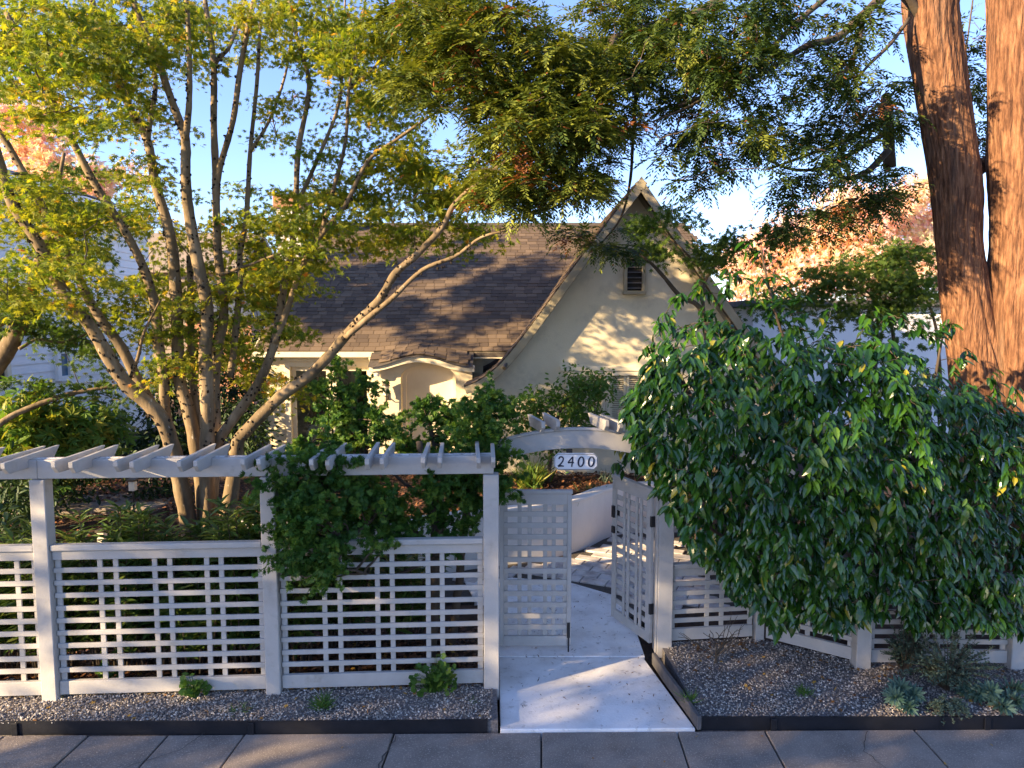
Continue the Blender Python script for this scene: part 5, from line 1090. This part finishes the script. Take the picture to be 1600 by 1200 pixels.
def spurge(label, heads):
    p = gnd(*heads[0][:2], GZ); t = thing('spurge_plant', label, 'plant', tuple(p)); mb = MB(); pos = []; td = []; nd = []
    for px, py, Y, sc_ in heads:
        c_ = at(px, py, Y); b0 = Vector((p.x+(c_.x-p.x)*.4, max(p.y, c_.y+.1), GZ)); mb.tube([b0, b0.lerp(c_,.6)+Vector((0,0,.03)), c_], [.008,.007,.006], 5, False)
        ax = Vector(((c_.x-b0.x), (c_.y-b0.y)-.12, c_.z-b0.z+.05)).normalized(); s1 = ax.orthogonal().normalized(); s2 = ax.cross(s1)
        for i in range(46):
            a = i*2.4; f = i/46; q = c_-ax*(.13*f); d = (s1*math.cos(a)+s2*math.sin(a))*(.35+.75*f)+ax*(1.0-.95*f); pos.append(q); td.append(d); nd.append(ax)
    mb.build('stems', M['twig'], t); N = len(pos)
    add_leaves('leaves', t, LANCE, V3(pos), V3(td), V3(nd)+rng.normal(size=(N,3))*.15, rng.uniform(.085,.115,N), np.clip(.5+.25*rng.normal(size=N),0,1), M['spurge_leaf'])
spurge('blue green whorled spurge overhanging the edging right of the gravel', [(1410,1075,5.75,1),(1420,1105,5.6,1),(1400,1090,5.65,1),(1430,1085,5.7,1)])
spurge('blue green whorled spurge spilling over the edging at the right corner', [(1530,1085,5.75,1),(1570,1105,5.6,1),(1550,1080,5.7,1),(1590,1095,5.65,1),(1590,1075,5.8,1),(1510,1080,5.85,1)])
def wispy(label, px, py, w_, h, n, m, lit, size=(.018,.032), droop=.2):
    p = gnd(px, py, GZ); t = thing('wispy_shrub', label, 'shrub', tuple(p)); mb = MB(); pos = []; td = []
    for i in range(n):
        a = random.uniform(0,6.28); rr = w_*math.sqrt(random.random()); e = p+Vector((rr*math.cos(a), rr*math.sin(a)*.55-.05, h*random.uniform(.45,1.05)*(1-.45*(rr/w_)**2)))
        mid = p.lerp(e,.55)+Vector((0,0,.08*h)); e.z -= droop*rr; mb.tube([p, mid, e], [.004,.003,.0015], 4, False)
        for k in range(34):
            f = .25+.75*k/34; q = p.lerp(mid, f/.55) if f < .55 else mid.lerp(e, (f-.55)/.45); pos.append(q); td.append(Vector((random.gauss(0,1), random.gauss(0,1), .6)))
    mb.build('stems', M['twig'], t); N = len(pos)
    add_leaves('leaves', t, OVAL, V3(pos), V3(td), rdir(N)+np.array([0,0,.6]), rng.uniform(size[0],size[1],N), np.clip(lit+.25*rng.normal(size=N),0,1), M[m])
wispy('wispy grey green shrub in front of the right lattice fence', 1480, 1080, .46, .66, 130, 'grey_leaf', .45)
wispy('dark small leaved shrub against the fence below the glossy shrub', 1412, 1052, .24, .62, 80, 'grey_leaf', .1)
wispy('low green trailing plant over the right bed edging', 1475, 1110, .22, .2, 40, 'grey_leaf', .75, droop=.5)
bs = thing('bare_shrub', 'leafless branching shrub in the gravel before the right fence', 'shrub', tuple(gnd(1118,1035,GZ))); mb = MB(); p0 = gnd(1118,1037,GZ)
def fork(p, d, l, r, k):
    q = p+d*l; mb.tube([p, p.lerp(q,.5)+Vector((random.gauss(0,.01),random.gauss(0,.01),0)), q], [r, r*.85, r*.7], 5, False)
    if k:
        for _ in range(2 if k < 3 else 3): fork(q, (d+Vector((random.gauss(0,.55), random.gauss(0,.45), random.gauss(.15,.25)))).normalized(), l*random.uniform(.75,1.1), r*.62, k-1)
fork(p0, Vector((.02,0,1)), .10, .016, 3)
for _ in range(4): fork(p0+Vector((0,0,.06)), Vector((random.uniform(-1,1), random.gauss(0,.3), .7)).normalized(), .16, .007, 2)
mb.build('branches', M['twig'], bs)
# ornamental grasses and flowers on the planter beyond the gate
for px, py, Y, n, sz_, m, lit, lb in ((830,735,11.0,150,(.25,.5),'weed_leaf',.75,'pale striped grass clump left of the small weeping shrub'),(800,765,10.4,60,(.15,.3),'weed_leaf',.8,'pale broad grass on the planter behind the cypress'),(835,765,10.2,60,(.15,.28),'weed_leaf',.8,'yellow green grass clump on the planter edge'),(880,770,10.2,50,(.12,.22),'weed_leaf',.4,'green leafy clump on the mulch above the planter wall'),(950,740,11.4,50,(.15,.25),'grey_leaf',.6,'grey green tuft on the mulch near the gable wall'),(925,765,10.8,40,(.1,.2),'dark_leaf',.7,'dark green tuft on the red mulch above the planter wall'),(835,705,11.4,100,(.3,.5),'weed_leaf',.7,'tall pale grass against the gable wall under the weeping shrub')):
    p = at(px, py, Y); tuft('ornamental_grass', lb, 'grass', p.x, p.y, n, sz_, BLADE, m, lit, z=gz(p.x,p.y), spread=1.1, up=.7, r=.08)
# ------------------------------------------------------------------ garden lights
def path_light(label, px, py, Y):
    p = at(px, py, Y); z = gz(p.x, p.y); t = thing('garden_light', label, 'lamp', (p.x, p.y, z)); mb = MB(); mb.tube([(p.x,p.y,z-.02),(p.x,p.y,z+.42)], .014, 8); mb.build('stake', M['black'], t)
    box('lens', (p.x,p.y,z+.50), (.08,.08,.13), M['lamp_glass'], t); box('cap', (p.x,p.y,z+.585), (.11,.11,.03), M['verdigris'], t)
path_light('short square garden light on a black stake left of the maple', 209, 790, 9.6); path_light('small square garden light low behind the laurels', 158, 805, 8.2)
# ------------------------------------------------------------------ mulch, fallen leaves
def bits(name, poly, n, m, T, size, zf, tint=None, xr=None):
    p = fill(poly, n); N = len(p); z = np.array([zf(x, y) for x, y in p])
    tag(link(name, scatter(name, T, np.c_[p, z], np.c_[rng.normal(size=(N,2)), rng.normal(size=N)*.25], np.c_[rng.normal(size=(N,2))*.35, np.ones(N)], rng.uniform(size[0],size[1],N), rng.random(N) if tint is None else tint(N), M[m])), kind='stuff')
bits('mulch', [(-7,7.0),(-0.6,7.2),(-1.5,8.6),(-4,8.7),(-4.2,11.5),(-7,11.5)], 7000, 'mulch', QUAD, (.03,.075), lambda x,y: gz(x,y)+.02)
bits('mulch', [(-4,9.0),(-1.8,9.0),(-.5,9.5),(.4,9.9),(1.7,11.1),(3.2,11.3),(3.5,11.95),(-4,12.6)], 9000, 'mulch', QUAD, (.03,.075), lambda x,y: gz(x,y)+.02)
bits('mulch', [(-6,6.15),(-.3,6.35),(-.4,7.2),(-6,7.2)], 6000, 'mulch', QUAD, (.03,.07), lambda x,y: gz(x,y)+.02)
bits('fallen_leaves', [(-6,6.0),(-.3,6.28),(-.4,6.9),(-6,6.8)], 420, 'dry_leaf', PALM5, (.03,.05), lambda x,y: gz(x,y)+.03)
bits('fallen_leaves', [(-5,5.82),(-.25,6.02),(-.25,6.2),(-5,6.0)], 240, 'dry_leaf', PALM5, (.022,.04), lambda x,y: GZ+.014)
bits('fallen_leaves', bedL, 150, 'dry_leaf', PALM5, (.025,.04), lambda x,y: GZ+.014, lambda N: rng.uniform(.5,1,N))
bits('fallen_leaves', [(1.7,5.6),(4.8,5.6),(4.8,6.3),(3.3,6.35),(2.5,6.9),(1.7,6.7)], 120, 'dry_leaf', PALM5, (.025,.04), lambda x,y: GZ+.014)
bits('fallen_leaves', [(1.7,6.62),(2.45,6.8),(3.2,6.3),(4.7,6.2),(4.7,6.36),(3.3,6.42),(2.5,6.95),(1.7,6.82)], 110, 'dry_leaf', PALM5, (.02,.04), lambda x,y: GZ+.014, lambda N: rng.uniform(0,.6,N))
bits('fallen_leaves', [(-5,4.4),(6,4.4),(6,5.4),(-5,5.4)], 26, 'dry_leaf', PALM5, (.015,.03), lambda x,y: .012, lambda N: rng.uniform(.3,1,N))
bits('path_litter', [(0,5.6),(1.4,5.6),(1.25,8.3),(0,8.3)], 170, 'mulch', LANCE, (.015,.04), lambda x,y: .045)
# ------------------------------------------------------------------ repeats share a group phrase
GROUPS = {'evergreen_bush': 'evergreen bushes in the front garden', 'hinoki_cypress': 'hinoki cypresses beside the fence', 'garden_gate': 'leaves of the lattice garden gate', 'garden_light': 'garden lights by the maple', 'grass_tuft': 'grass tufts in the gravel',
          'weed': 'weeds along the fence foot', 'spurge_plant': 'spurges over the right edging', 'ornamental_grass': 'grasses on the planter', 'autumn_tree': 'autumn trees in the distance', 'maple_tree': 'Japanese maples behind the fence', 'bed_edging': 'steel edging of the gravel beds',
          'lattice_fence': 'lattice fences either side of the gate', 'wispy_shrub': 'wispy shrubs at the right fence', 'green_maple': 'lacy green maples beside the house'}
for o in list(COL.objects):
    if o.parent is None and 'category' in o and 'group' not in o and o.name.split('.')[0] in GROUPS: o['group'] = GROUPS[o.name.split('.')[0]]
